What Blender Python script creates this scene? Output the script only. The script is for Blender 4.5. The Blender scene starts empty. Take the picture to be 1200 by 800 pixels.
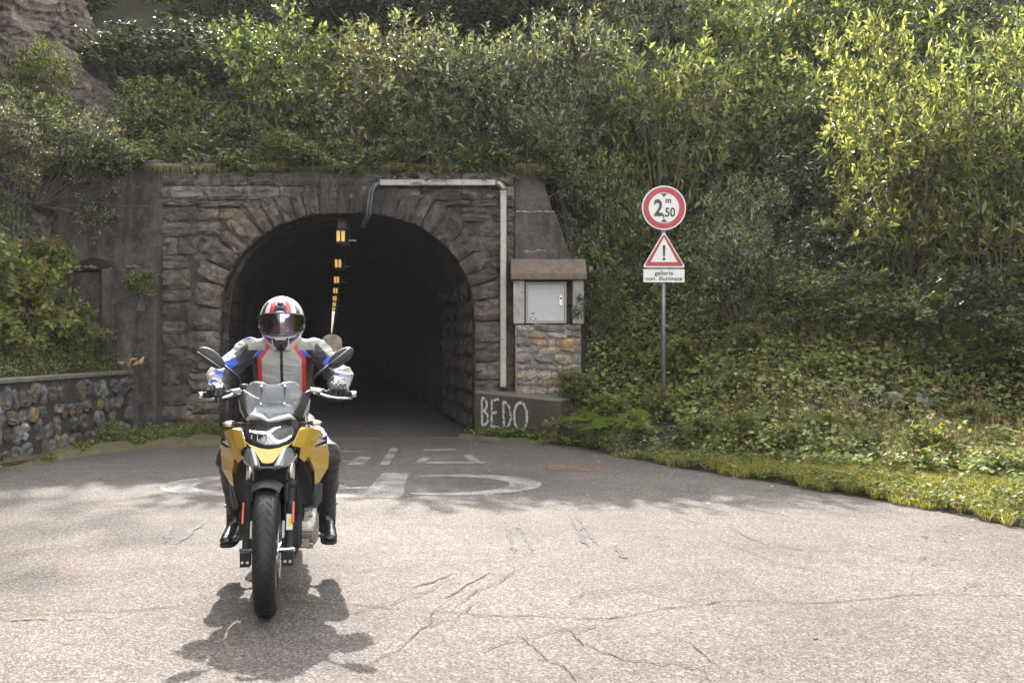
import bpy, bmesh, math, random
import numpy as np
from mathutils import Vector, Matrix, noise as mnoise

random.seed(7)
rng = np.random.default_rng(7)
SC = bpy.context.scene
COL = SC.collection
R = math.radians

# ------------------------------------------------------------------ camera, sky, sun, exposure
cam_d = bpy.data.cameras.new('camera')
cam_d.lens = 35.0; cam_d.sensor_width = 36.0; cam_d.clip_end = 3000; cam_d.clip_start = 0.05
cam = bpy.data.objects.new('camera', cam_d); COL.objects.link(cam)
cam.location = (0, 0, 1.4); cam.rotation_euler = (R(90.2), 0, 0)
SC.camera = cam
SUN_AZ, SUN_EL = R(-12.75), R(40.5)
W = bpy.data.worlds.new('World'); SC.world = W; W.use_nodes = True
wn = W.node_tree
sky = wn.nodes.new('ShaderNodeTexSky'); sky.sky_type = 'NISHITA'; sky.sun_disc = False
sky.sun_elevation = SUN_EL; sky.sun_rotation = SUN_AZ; sky.air_density = 1.0; sky.dust_density = 3.0; sky.ozone_density = 1.0
bg = wn.nodes['Background']; bg.inputs['Strength'].default_value = 0.15
hs = wn.nodes.new('ShaderNodeHueSaturation'); hs.inputs['Saturation'].default_value = 0.10   # hazy summer sky
wn.links.new(sky.outputs[0], hs.inputs['Color']); wn.links.new(hs.outputs[0], bg.inputs['Color'])
sl = bpy.data.lights.new('sun', 'SUN'); sl.energy = 2.6; sl.angle = R(0.6); sl.color = (1.0, 0.945, 0.865)
sun = bpy.data.objects.new('sun', sl); COL.objects.link(sun)
sdir = Vector((math.sin(SUN_AZ) * math.cos(SUN_EL), math.cos(SUN_AZ) * math.cos(SUN_EL), math.sin(SUN_EL)))
sun.rotation_euler = sdir.to_track_quat('Z', 'Y').to_euler(); sun.location = sdir * 60
SC.view_settings.view_transform = 'Standard'; SC.view_settings.look = 'None'
SC.view_settings.exposure = 2.65; SC.view_settings.gamma = 1.0; SC.view_settings.use_curve_mapping = False
SC.render.engine = 'CYCLES'
SC.cycles.max_bounces = 6; SC.cycles.diffuse_bounces = 2; SC.cycles.glossy_bounces = 3
SC.cycles.transmission_bounces = 5; SC.cycles.transparent_max_bounces = 8
SC.cycles.caustics_reflective = False; SC.cycles.caustics_refractive = False
SC.cycles.use_denoising = True

# ------------------------------------------------------------------ materials
class NT:
    def __init__(s, name):
        s.m = bpy.data.materials.new(name); s.m.use_nodes = True
        s.t = s.m.node_tree; s.b = s.t.nodes['Principled BSDF']; s.out = s.t.nodes['Material Output']
    def n(s, typ, **kw):
        nd = s.t.nodes.new(typ)
        for k, v in kw.items(): setattr(nd, k, v)
        return nd
    def l(s, a, b): s.t.links.new(a, b)
    def coord(s, kind='Object', scale=None):
        if kind == 'World':
            o = s.n('ShaderNodeNewGeometry').outputs['Position']
        else:
            o = s.n('ShaderNodeTexCoord').outputs[kind]
        if scale is not None:
            mp = s.n('ShaderNodeMapping'); s.l(o, mp.inputs['Vector'])
            mp.inputs['Scale'].default_value = scale if hasattr(scale, '__len__') else (scale,) * 3
            o = mp.outputs[0]
        return o
    def noise(s, vec, scale, detail=4, rough=.55, dist=0):
        nd = s.n('ShaderNodeTexNoise'); nd.inputs['Scale'].default_value = scale
        nd.inputs['Detail'].default_value = detail; nd.inputs['Roughness'].default_value = rough
        nd.inputs['Distortion'].default_value = dist
        s.l(vec, nd.inputs['Vector']); return nd.outputs['Fac']
    def voro(s, vec, scale, feat='F1', out='Distance', rnd=1.0):
        nd = s.n('ShaderNodeTexVoronoi'); nd.feature = feat; nd.inputs['Scale'].default_value = scale
        nd.inputs['Randomness'].default_value = rnd
        s.l(vec, nd.inputs['Vector']); return nd.outputs[out]
    def ramp(s, fac, stops, interp='LINEAR'):
        nd = s.n('ShaderNodeValToRGB'); cr = nd.color_ramp; cr.interpolation = interp
        stops = list(stops) + ([(1, stops[0][1])] if len(stops) == 1 else [])
        while len(cr.elements) < len(stops): cr.elements.new(0.5)
        for e, (p, c) in zip(cr.elements, stops):
            e.position = p; e.color = (c, c, c, 1) if not hasattr(c, '__len__') else (c[0], c[1], c[2], 1)
        s.l(fac, nd.inputs['Fac']); return nd.outputs['Color']
    def mix(s, fac, a, b, mode='MIX'):
        nd = s.n('ShaderNodeMix'); nd.data_type = 'RGBA'; nd.blend_type = mode
        for v, i in ((fac, 0), (a, 6), (b, 7)):
            if hasattr(v, 'is_linked') or isinstance(v, bpy.types.NodeSocket): s.l(v, nd.inputs[i])
            elif i == 0: nd.inputs[0].default_value = v
            else: nd.inputs[i].default_value = (v[0], v[1], v[2], 1) if hasattr(v, '__len__') else (v, v, v, 1)
        return nd.outputs[2]
    def math(s, op, a, b=0.0):
        nd = s.n('ShaderNodeMath'); nd.operation = op
        for v, i in ((a, 0), (b, 1)):
            if isinstance(v, bpy.types.NodeSocket): s.l(v, nd.inputs[i])
            else: nd.inputs[i].default_value = v
        return nd.outputs[0]
    def bump(s, h, strength=.5, dist=.02, prev=None):
        nd = s.n('ShaderNodeBump'); nd.inputs['Strength'].default_value = strength; nd.inputs['Distance'].default_value = dist
        s.l(h, nd.inputs['Height'])
        if prev is not None: s.l(prev, nd.inputs['Normal'])
        s.l(nd.outputs[0], s.b.inputs['Normal']); return nd.outputs[0]
    def set(s, **kw):
        for k, v in kw.items():
            k = k.replace('_', ' ')
            i = s.b.inputs[k]
            if isinstance(v, bpy.types.NodeSocket): s.l(v, i)
            elif hasattr(v, '__len__') and len(v) == 3: i.default_value = (*v, 1)
            else: i.default_value = v

def plain(name, col, rough=.5, metal=0.0, var=.18, scale=9, bump=.08, bs=60, coat=0.0, spec=None, dirt=0.0):
    t = NT(name); co = t.coord('Object')
    f = t.noise(co, scale, 5)
    lo = tuple(c * (1 - var) for c in col); hi = tuple(min(1, c * (1 + var)) for c in col)
    c = t.ramp(f, [(.3, lo), (.7, hi)])
    if dirt:
        c = t.mix(t.ramp(t.noise(co, scale * 2.3, 8, .7), [(.48, 0), (.75, dirt)]), c, (.09, .075, .06))
    t.set(Base_Color=c, Roughness=t.ramp(t.noise(co, scale * 3, 4), [(.3, max(0, rough - .08)), (.7, min(1, rough + .1))]), Metallic=metal)
    if coat: t.set(Coat_Weight=coat, Coat_Roughness=.08)
    if spec is not None: t.set(Specular_IOR_Level=spec)
    if bump: t.bump(t.noise(co, bs, 4), bump, .01)
    return t.m

M = {}
# asphalt: coarse worn aggregate
def asphalt(name, lo, hi, warm):
    t = NT(name); p = t.coord('World')
    agg = t.voro(p, 95, 'F1', 'Color'); sep = t.n('ShaderNodeSeparateColor'); t.l(agg, sep.inputs[0])
    big = t.noise(p, .55, 6, .6, .4); mid = t.noise(p, 5, 6, .65); fine = t.noise(p, 75, 3, .7)
    c = t.ramp(fine, [(.36, lo), (.5, tuple((a + b) / 2 for a, b in zip(lo, hi))), (.66, hi)])
    c = t.mix(t.ramp(sep.outputs[0], [(.66, 0), (.9, .65)]), c, tuple(min(1, x * 1.75) for x in hi))
    c = t.mix(t.ramp(sep.outputs[1], [(.68, 0), (.86, .75)]), c, tuple(x * .42 for x in lo))
    c = t.mix(1.0, c, t.ramp(big, [(.3, (.66, .65, .66)), (.7, (1.16, 1.13, 1.08))]), 'MULTIPLY')
    c = t.mix(1.0, c, t.ramp(mid, [(.3, (.82, .82, .82)), (.7, (1.14, 1.14, 1.14))]), 'MULTIPLY')
    c = t.mix(t.ramp(t.noise(p, 1.7, 8, .7, 1.5), [(.60, 0), (.72, .35)]), c, warm)
    t.set(Base_Color=c, Roughness=.86, Specular_IOR_Level=.35)
    h = t.math('ADD', t.math('MULTIPLY', fine, .6), t.math('MULTIPLY', t.voro(p, 95), .7))
    b = t.bump(t.noise(p, 9, 5, .6), .35, .02)
    t.bump(h, .9, .012, b)
    return t.m
M['asphalt'] = asphalt('worn_asphalt', (.048, .041, .037), (.137, .120, .109), (.092, .077, .069))
M['asphalt_new'] = asphalt('bleached_asphalt', (.050, .043, .039), (.132, .115, .103), (.105, .088, .078))
# worn road paint
t = NT('worn_paint'); p = t.coord('World')
a = t.ramp(t.math('ADD', t.math('MULTIPLY', t.noise(p, 2.6, 5), .5), t.math('MULTIPLY', t.noise(p, 70, 3, .8), .5)), [(.38, .10), (.56, .78)])
t.set(Base_Color=t.mix(t.noise(p, 30, 3), (.20, .19, .175), (.32, .305, .285)), Roughness=.75, Alpha=a)
t.bump(t.noise(p, 75, 3), .6, .01); M['roadpaint'] = t.m
t = NT('rust_stain'); p = t.coord('World')
a = t.ramp(t.noise(p, 9, 6, .7, 1), [(.40, 0), (.60, .62)])
t.set(Base_Color=(.24, .125, .065), Roughness=.9, Alpha=a); M['rust'] = t.m
t = NT('orange_faded_mark'); p = t.coord('World')
a = t.ramp(t.noise(p, 14, 6, .7, 1), [(.46, 0), (.68, .22)])
t.set(Base_Color=(.46, .2, .1), Roughness=.9, Alpha=a); M['orange'] = t.m
t = NT('skid_rubber'); p = t.coord('World')
a = t.ramp(t.noise(p, 26, 5, .8), [(.36, 0), (.52, .85)])
t.set(Base_Color=(.028, .022, .02), Roughness=.8, Alpha=a); M['skid'] = t.m
t = NT('crack_shade'); p = t.coord('World')
c = t.mix(t.ramp(t.noise(p, 1.1, 4), [(.58, 0), (.66, 1)]), (.022, .018, .016), (.06, .055, .02))
t.set(Base_Color=c, Roughness=1.0); M['crack'] = t.m
t = NT('yellow_moss'); p = t.coord('World')
t.set(Base_Color=t.mix(t.noise(p, 40, 3), (.08, .07, .015), (.22, .175, .04)), Roughness=1, Alpha=t.ramp(t.noise(p, 22, 4, .7), [(.42, 0), (.55, .9)])); M['ymoss'] = t.m
# rough masonry stone (portal)
def stone(name, cols, soot=.5, rough=.85, streak=True, moss=.0, white=0.0, bs=14, bd=.03):
    t = NT(name); p = t.coord('World'); o = t.coord('Object')
    rnd = t.n('ShaderNodeObjectInfo').outputs['Random']
    base = t.ramp(t.math('ADD', t.math('MULTIPLY', rnd, .72), t.math('MULTIPLY', t.noise(p, 3.2, 5, .6, .5), .30)), [(i / len(cols), c) for i, c in enumerate(cols)])
    v = t.noise(p, 9, 9, .78, .9)
    c = t.mix(1.0, base, t.ramp(v, [(.30, (.28, .27, .26)), (.5, (.95, .95, .95)), (.68, (2.1, 2.0, 1.85))]), 'MULTIPLY')
    c = t.mix(t.ramp(t.noise(p, 34, 6, .75), [(.5, 0), (.68, .55)]), c, tuple(x * .35 for x in cols[0]))
    if soot:
        s = t.noise(t.coord('World', (1.3, 1.3, .45)), 1.1, 6, .65, .8)
        c = t.mix(t.ramp(s, [(.40, 0), (.62, soot)]), c, (.022, .02, .02))
    if white:
        c = t.mix(t.ramp(t.noise(p, 2.6, 5, .6, .8), [(.545, 0), (.585, white)]), c, (.22, .21, .20))
    if moss:
        c = t.mix(t.ramp(t.noise(p, 3.4, 7, .7), [(.52, 0), (.66, moss)]), c, (.055, .07, .018))
    t.set(Base_Color=c, Roughness=rough)
    b = t.bump(t.noise(p, bs, 7, .65), .9, bd)
    t.bump(t.noise(p, 70, 4, .7), .6, .008, b)
    return t.m
M['stone'] = stone('portal_stone', [(.085, .07, .06), (.11, .087, .072), (.14, .115, .095), (.07, .06, .054), (.13, .105, .09), (.165, .13, .10), (.095, .085, .08)], .85, moss=.1)
M['stone_top'] = stone('parapet_stone', [(.07, .066, .066), (.11, .10, .096), (.15, .135, .12), (.085, .078, .074)], .5, white=.75)
M['mortar'] = stone('dark_mortar', [(.06, .052, .047)], .6, white=.35, bs=22)
M['lining'] = stone('sooty_lining_stone', [(.055, .047, .041), (.04, .035, .031), (.07, .056, .046)], .8, moss=.0)
M['concrete_dark'] = None
t = NT('stained_dark_concrete'); p = t.coord('World')
s = t.noise(t.coord('World', (2.2, 2.2, .25)), 1.6, 6, .6, .3)
c = t.mix(t.ramp(s, [(.38, 0), (.62, 1)]), (.080, .068, .061), (.022, .0195, .019))
c = t.mix(t.ramp(t.noise(p, 5, 8, .72), [(.45, 0), (.7, .6)]), c, (.15, .125, .11))
c = t.mix(t.ramp(t.noise(p, 60, 4, .8), [(.60, 0), (.68, .8)]), c, (.20, .165, .14)); c = t.mix(1.0, c, t.ramp(t.noise(p, 16, 8, .8), [(.3, (.5, .5, .5)), (.7, (1.6, 1.55, 1.5))]), 'MULTIPLY')
c = t.mix(t.ramp(t.voro(t.coord('World', (1, 1, .6)), 1.1), [(.0, .6), (.25, 0)]), c, (.028, .025, .024))
t.set(Base_Color=c, Roughness=.9); b = t.bump(t.noise(p, 12, 7, .65), .6, .02); t.bump(t.noise(p, 90, 3), .5, .006, b); M['concrete_dark'] = t.m
def concrete(name, a, b2, moss=0., streak=.4):
    t = NT(name); p = t.coord('World')
    c = t.mix(t.noise(p, 4, 8, .7), a, b2)
    c = t.mix(t.ramp(t.noise(t.coord('World', (5, 5, .6)), 2, 6, .6), [(.5, 0), (.72, streak)]), c, tuple(x * .35 for x in a))
    c = t.mix(t.ramp(t.noise(p, 90, 3, .8), [(.58, 0), (.68, .75)]), c, tuple(x * .4 for x in a)); c = t.mix(1.0, c, t.ramp(t.noise(p, 14, 8, .75), [(.3, (.6, .6, .6)), (.7, (1.35, 1.33, 1.3))]), 'MULTIPLY')
    if moss: c = t.mix(t.ramp(t.noise(p, 3, 7, .7), [(.45, 0), (.6, moss)]), c, (.09, .10, .02))
    t.set(Base_Color=c, Roughness=.9); b = t.bump(t.noise(p, 25, 6, .7), .4, .01); t.bump(t.noise(p, 130, 3), .4, .004, b); return t.m
M['conc_light'] = concrete('pale_concrete', (.30, .275, .25), (.46, .43, .395))
M['conc_brown'] = concrete('brown_lichen_concrete', (.115, .082, .066), (.20, .155, .125))
M['conc_block'] = concrete('sooty_block_concrete', (.042, .034, .028), (.095, .078, .065), .35, .7)
M['conc_blocktop'] = concrete('block_top_concrete', (.12, .098, .083), (.20, .17, .145), .4, .3)
M['conc_mossy'] = concrete('mossy_step_concrete', (.028, .024, .017), (.07, .058, .04), .8)
M['coping'] = concrete('coping_concrete', (.12, .10, .088), (.21, .18, .16), .3)
M['rubble'] = stone('retaining_wall_stone', [(.075, .065, .06), (.31, .30, .315), (.06, .054, .05), (.30, .19, .09), (.10, .085, .075), (.18, .175, .175), (.055, .048, .044), (.35, .335, .33), (.15, .11, .075), (.08, .065, .058)], .55, moss=.15, bs=9, bd=.02)
M['rubble_mortar'] = stone('retaining_wall_mortar', [(.055, .047, .042)], .5, moss=.25, bs=18)
M['box_stone'] = stone('cabinet_base_stone', [(.27, .25, .235), (.36, .265, .15), (.20, .19, .195), (.15, .11, .095), (.40, .33, .24), (.31, .29, .27), (.11, .105, .105), (.36, .24, .12)], .15, bs=16, bd=.015)
M['box_mortar'] = stone('cabinet_base_mortar', [(.23, .20, .18)], .25, bs=40, bd=.012)
t = NT('cliff_rock'); p = t.coord('World')
v = t.noise(t.coord('World', (1.2, 1.2, 1.6)), 3.6, 9, .72, .3)
c = t.ramp(v, [(.28, (.04, .034, .03)), (.45, (.13, .10, .085)), (.6, (.23, .185, .16)), (.75, (.33, .27, .235))])
c = t.mix(t.ramp(t.voro(t.coord('World', (1.5, 1.5, 2.2)), 3.4, 'DISTANCE_TO_EDGE'), [(0, .8), (.05, 0)]), c, (.03, .026, .022))
t.set(Base_Color=c, Roughness=.9); b = t.bump(t.voro(t.coord('World', (1.5, 1.5, 3)), 2.4), .9, .18); t.bump(t.noise(p, 8, 8, .7), .9, .06, b); M['rock'] = t.m
t = NT('loose_rock'); p = t.coord('World'); rnd = t.n('ShaderNodeObjectInfo').outputs['Random']
c = t.mix(t.noise(p, 10, 7, .7), (.06, .053, .047), t.ramp(rnd, [(0, (.25, .225, .20)), (1, (.17, .155, .15))]))
t.set(Base_Color=c, Roughness=.9); t.bump(t.noise(p, 22, 7, .7), .9, .02); M['looserock'] = t.m
t = NT('hillside_soil'); p = t.coord('World')
c = t.ramp(t.noise(p, 3, 8, .7), [(.3, (.018, .016, .010)), (.5, (.04, .035, .02)), (.72, (.045, .055, .02))])
t.set(Base_Color=c, Roughness=1); t.bump(t.noise(p, 9, 7, .7), .9, .08); M['soil'] = t.m
t = NT('verge_moss_soil'); p = t.coord('World')
c = t.ramp(t.noise(p, 7, 8, .7), [(.3, (.05, .04, .025)), (.5, (.10, .085, .04)), (.7, (.13, .115, .055))])
t.set(Base_Color=c, Roughness=1); t.bump(t.noise(p, 30, 6, .7), .9, .02); M['verge'] = t.m
# leaves: island colour spread wide to mimic lit leaves and dark gaps, some translucency
def leafmat(name, stops, rough=.42, trans=.35, tint=None, interp='LINEAR', spec=.5, patch=None):
    t = NT(name); g = t.n('ShaderNodeNewGeometry')
    c = t.ramp(g.outputs['Random Per Island'], stops, interp)
    rnd = t.n('ShaderNodeObjectInfo').outputs['Random']
    c = t.mix(1.0, c, t.ramp(rnd, [(0, (.8, .85, .85)), (.5, (1, 1, 1)), (1, (1.15, 1.08, .9))]), 'MULTIPLY')
    if patch: c = t.mix(t.ramp(t.noise(t.coord('World'), patch[0], 4), [(.5, 0), (.62, patch[1])]), c, patch[2])
    t.set(Base_Color=c, Roughness=rough, Specular_IOR_Level=spec)
    tr = t.n('ShaderNodeBsdfTranslucent')
    t.l(t.mix(1.0, c, (1.45, 1.4, .8), 'MULTIPLY'), tr.inputs['Color'])
    mx = t.n('ShaderNodeMixShader'); mx.inputs[0].default_value = trans
    t.l(t.b.outputs[0], mx.inputs[1]); t.l(tr.outputs[0], mx.inputs[2]); t.l(mx.outputs[0], t.out.inputs['Surface'])
    return t.m
M['leaf_grey'] = leafmat('grey_green_leaves', [(0, (.018, .024, .014)), (.4, (.06, .075, .042)), (.75, (.17, .19, .115)), (.93, (.30, .32, .20)), (.985, (.30, .24, .07))], .42, .34, spec=.6)
M['leaf_green'] = leafmat('mid_green_leaves', [(0, (.014, .024, .009)), (.4, (.055, .08, .027)), (.78, (.15, .19, .065)), (.94, (.25, .29, .11)), (.99, (.32, .25, .05))], .45, .42, spec=.5)
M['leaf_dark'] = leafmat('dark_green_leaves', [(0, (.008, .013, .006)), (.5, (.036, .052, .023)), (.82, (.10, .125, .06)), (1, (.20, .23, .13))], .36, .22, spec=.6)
M['leaf_bright'] = leafmat('sunlit_yellow_green_leaves', [(0, (.022, .036, .014)), (.35, (.08, .105, .04)), (.75, (.22, .245, .095)), (1, (.40, .39, .16))], .42, .5, spec=.5)  # yellower leaf colour carries part of the sunlight on the sunlit bushes
M['leaf_cover'] = leafmat('bramble_cover_leaves', [(0, (.04, .055, .02)), (.25, (.16, .19, .065)), (.65, (.36, .40, .15)), (.955, (.22, .20, .07)), (.985, (.32, .19, .05)), (1, (.32, .10, .05))], .6, .28, spec=.15, patch=(.5, .25, (.16, .165, .05)))
M['leaf_bank'] = leafmat('fresh_bank_leaves', [(0, (.05, .07, .024)), (.45, (.135, .17, .06)), (.85, (.22, .245, .085)), (.95, (.28, .24, .06)), (1, (.25, .12, .07))], .55, .38, spec=.2)
M['leaf_big'] = leafmat('large_round_leaves', [(0, (.08, .13, .03)), (.6, (.14, .19, .05)), (1, (.24, .25, .05))], .4, .35)
M['grass'] = leafmat('verge_grass_blades', [(0, (.07, .085, .025)), (.4, (.16, .18, .05)), (.8, (.30, .28, .09)), (1, (.42, .36, .17))], .6, .45, spec=.15)
M['drygrass'] = leafmat('dry_hanging_grass', [(0, (.09, .07, .045)), (.5, (.19, .145, .09)), (.85, (.27, .21, .13)), (1, (.12, .14, .04))], .7, .25)
M['deadleaf'] = leafmat('fallen_dead_leaves', [(0, (.16, .09, .05)), (.6, (.30, .18, .09)), (1, (.42, .33, .18))], .7, .2)
t = NT('distant_bank'); p = t.coord('World')
c = t.ramp(t.noise(p, .9, 7, .7), [(.35, (.012, .011, .009)), (.5, (.05, .04, .03)), (.65, (.10, .095, .035))])
t.set(Base_Color=c, Roughness=1, Specular_IOR_Level=.05); M['distbank'] = t.m
M['bark'] = plain('twig_bark', (.13, .105, .08), .85, var=.4, scale=12, bump=.5, bs=60)
# metals and manufactured things
t = NT('galvanised_steel'); p = t.coord('World')
c = t.mix(t.noise(t.coord('World', (3, 3, .5)), 3, 6, .6), (.25, .24, .215), (.42, .40, .36))
c = t.mix(t.ramp(t.noise(p, 10, 6, .75), [(.5, 0), (.66, .55)]), c, (.22, .165, .12))
t.set(Base_Color=c, Metallic=.65, Roughness=.5); t.bump(t.noise(p, 7, 3), .15, .01); M['galv'] = t.m
M['cable'] = plain('grey_cable_conduit', (.16, .165, .175), .45, .3)
M['steel_pole'] = plain('grey_pole_steel', (.20, .215, .235), .45, .5, var=.2, scale=5, dirt=.3)
M['alu'] = plain('bare_aluminium', (.55, .54, .52), .4, .8, dirt=.2)
M['door_white'] = plain('white_cabinet_door', (.45, .45, .44), .45, 0, var=.05, scale=3, dirt=.12)
M['door_frame'] = plain('grey_door_frame', (.30, .29, .28), .5, .4, var=.12)
M['sign_white'] = plain('sign_white_film', (.70, .69, .66), .4, 0, var=.03, bump=0, dirt=.08)
M['sign_red'] = plain('sign_red_film', (.36, .010, .020), .35, 0, var=.08, bump=0)
M['sign_black'] = plain('sign_black_film', (.02, .02, .022), .4, 0, var=.1, bump=0)
M['graffiti'] = None
t = NT('graffiti_white_paint'); p = t.coord('World')
t.set(Base_Color=(.55, .54, .51), Roughness=.8, Alpha=t.ramp(t.noise(p, 28, 5, .75), [(.40, 0), (.50, 1)])); M['graffiti'] = t.m
t = NT('amber_lamp_panel'); t.set(Base_Color=(.7, .45, .12), Emission_Color=(1.0, .66, .2), Emission_Strength=.12, Roughness=.4); M['lamp_amber'] = t.m
t = NT('white_lamp_panel'); t.set(Base_Color=(.8, .75, .6), Emission_Color=(1.0, .88, .66), Emission_Strength=.35, Roughness=.4); M['lamp_white'] = t.m
M['lamp_body'] = plain('lamp_housing_grey', (.13, .12, .11), .6, .2)
# motorcycle and rider
def paint(name, col, rough=.3, coat=.8, metal=0.0, dirt=.06):
    t = NT(name); co = t.coord('Object')
    c = t.mix(t.ramp(t.noise(co, 14, 8, .75), [(.5, 0), (.8, dirt * 3)]), col, tuple(x * .55 + .03 for x in col))
    t.set(Base_Color=c, Roughness=rough, Metallic=metal, Coat_Weight=coat, Coat_Roughness=.07); t.bump(t.noise(co, 220, 2), .03, .001); return t.m
M['yellow'] = paint('golden_yellow_paint', (.46, .29, .032), .32, .7, .25)
M['gold_dull'] = paint('brown_gold_inner_panel', (.25, .15, .035), .5, .2)
M['grey_panel'] = paint('metallic_grey_panel', (.20, .20, .215), .38, .4, .5)
M['silver_panel'] = paint('light_silver_panel', (.50, .50, .50), .35, .4, .5)
M['black_plastic'] = plain('black_plastic', (.018, .018, .019), .6, var=.2, bump=.15, bs=300, spec=.3)
M['dark_grey'] = plain('charcoal_plastic', (.030, .030, .032), .5, var=.15, bump=.15, bs=300)
M['black_gloss'] = paint('glossy_black', (.015, .015, .017), .2, .6)
M['chrome'] = plain('bright_metal', (.72, .71, .70), .22, 1.0, var=.08, bump=.02)
M['engine_metal'] = plain('cast_aluminium_cover', (.40, .375, .345), .42, .85, var=.15, scale=20, bump=.2, dirt=.4)
M['engine_dark'] = plain('dark_engine_metal', (.035, .034, .034), .5, .5, var=.3, scale=20, bump=.3, dirt=.2)
t = NT('tyre_rubber'); co = t.coord('Object')
c = t.mix(t.noise(co, 18, 6, .7), (.006, .006, .006), (.022, .021, .02))
t.set(Base_Color=c, Roughness=.5, Specular_IOR_Level=.4); t.bump(t.noise(co, 120, 4), .3, .003); M['rubber'] = t.m
M['groove'] = plain('tyre_groove', (.006, .006, .006), .9)
t = NT('clear_windscreen'); tr = t.n('ShaderNodeBsdfTransparent'); tr.inputs[0].default_value = (.90, .92, .93, 1)
gl = t.n('ShaderNodeBsdfGlossy'); gl.inputs['Roughness'].default_value = .06; gl.inputs['Color'].default_value = (.9, .93, .96, 1)
df = t.n('ShaderNodeBsdfDiffuse'); df.inputs['Color'].default_value = (.75, .77, .79, 1)
co = t.coord('Object')
m1 = t.n('ShaderNodeMixShader'); t.l(t.ramp(t.noise(co, 9, 5, .6), [(.35, .0), (.7, .08)]), m1.inputs[0]); t.l(tr.outputs[0], m1.inputs[1]); t.l(df.outputs[0], m1.inputs[2])
lw = t.n('ShaderNodeLayerWeight'); lw.inputs['Blend'].default_value = .35
m2 = t.n('ShaderNodeMixShader'); t.l(t.math('ADD', t.math('MULTIPLY', t.math('POWER', lw.outputs['Facing'], 3.0), .5), .035), m2.inputs[0]); t.l(m1.outputs[0], m2.inputs[1]); t.l(gl.outputs[0], m2.inputs[2])
t.l(m2.outputs[0], t.out.inputs['Surface']); M['screen'] = t.m
t = NT('clear_lamp_lens'); tr = t.n('ShaderNodeBsdfTransparent'); gl = t.n('ShaderNodeBsdfGlossy'); gl.inputs['Roughness'].default_value = .05
m2 = t.n('ShaderNodeMixShader'); m2.inputs[0].default_value = .08; t.l(tr.outputs[0], m2.inputs[1]); t.l(gl.outputs[0], m2.inputs[2]); t.l(m2.outputs[0], t.out.inputs['Surface']); M['lens'] = t.m
t = NT('visor_tint'); tr = t.n('ShaderNodeBsdfTransparent'); tr.inputs[0].default_value = (.30, .28, .27, 1)
gl = t.n('ShaderNodeBsdfGlossy'); gl.inputs['Roughness'].default_value = .07
sx = t.n('ShaderNodeSeparateXYZ'); t.l(t.coord('Object'), sx.inputs[0])
t.l(t.ramp(t.math('MULTIPLY', sx.outputs[0], 9.0), [(.1, (.85, .8, .95)), (.45, (.75, .7, .95)), (.60, (.5, .45, .95)), (.72, (.9, .6, .35)), (.85, (.4, .8, .6)), (1, (.8, .8, .8))]), gl.inputs['Color'])
lw = t.n('ShaderNodeLayerWeight'); m2 = t.n('ShaderNodeMixShader'); t.l(t.math('ADD', t.math('MULTIPLY', t.math('POWER', lw.outputs['Facing'], 3.0), .4), t.ramp(t.math('MULTIPLY', sx.outputs[0], 9.0), [(0, .07), (.01, .38), (.62, .34), (.8, .12), (1, .10)])), m2.inputs[0])
t.l(tr.outputs[0], m2.inputs[1]); t.l(gl.outputs[0], m2.inputs[2]); t.l(m2.outputs[0], t.out.inputs['Surface']); M['visor'] = t.m
t = NT('headlight_strip'); t.set(Base_Color=(.95, .95, 1), Emission_Color=(.93, .95, 1), Emission_Strength=.55, Roughness=.3); M['drl'] = t.m
M['reflector_inner'] = plain('headlight_reflector', (.60, .58, .54), .45, .15, var=.35, scale=60, bump=.6, bs=90)
M['orange_reflector'] = plain('orange_reflector', (.62, .10, .02), .3, coat=.5)
M['yellow_sticker'] = plain('yellow_sticker', (.75, .65, .08), .5)
M['mirror_glass'] = plain('mirror_glass', (.25, .25, .26), .12, .9, var=.05, bump=0)
def cloth(name, col, bs=350, rough=.8, fold=.3, dirt=.1):
    t = NT(name); co = t.coord('Object')
    c = t.mix(t.ramp(t.noise(co, 12, 6, .7), [(.4, 0), (.8, dirt)]), col, tuple(x * .4 for x in col))
    t.set(Base_Color=c, Roughness=rough, Sheen_Weight=.1)
    b = t.bump(t.noise(t.coord('Object', (1, 1, 2.2)), 13, 4, .6, .8), fold, .03); t.bump(t.noise(co, bs, 2), .25, .002, b); return t.m
M['c_white'] = cloth('off_white_leather', (.30, .285, .26))
M['c_vest'] = cloth('light_grey_vest_panel', (.36, .36, .345), fold=.2)
M['c_black'] = cloth('black_leather', (.012, .012, .013), rough=.55)
M['c_red'] = cloth('red_leather', (.55, .03, .03), rough=.6)
M['c_blue'] = cloth('blue_leather', (.035, .09, .50), rough=.6)
M['c_denim'] = cloth('blue_scarf_fabric', (.03, .055, .2), rough=.8)
M['glove'] = cloth('black_glove_leather', (.010, .010, .011), rough=.5)
M['boot'] = paint('polished_black_boot', (.014, .014, .015), .28, .4)
M['sole'] = plain('boot_sole', (.02, .02, .02), .8)
M['h_white'] = paint('helmet_white', (.74, .72, .70), .2, 1.0, 0, .02)
M['h_red'] = paint('helmet_red', (.60, .02, .03), .25, 1.0)
M['h_blue'] = paint('helmet_blue', (.03, .05, .22), .25, 1.0)
M['h_black'] = paint('helmet_black', (.02, .02, .022), .3, .6)
t = NT('face_skin'); t.set(Base_Color=t.mix(t.noise(t.coord('Object'), 20, 4), (.42, .235, .16), (.52, .31, .23)), Roughness=.5, Subsurface_Weight=.1); M['skin'] = t.m
M['eye'] = plain('eye_dark', (.03, .02, .015), .2, bump=0)
M['zip'] = plain('zip_black', (.015, .015, .016), .5)

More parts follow.
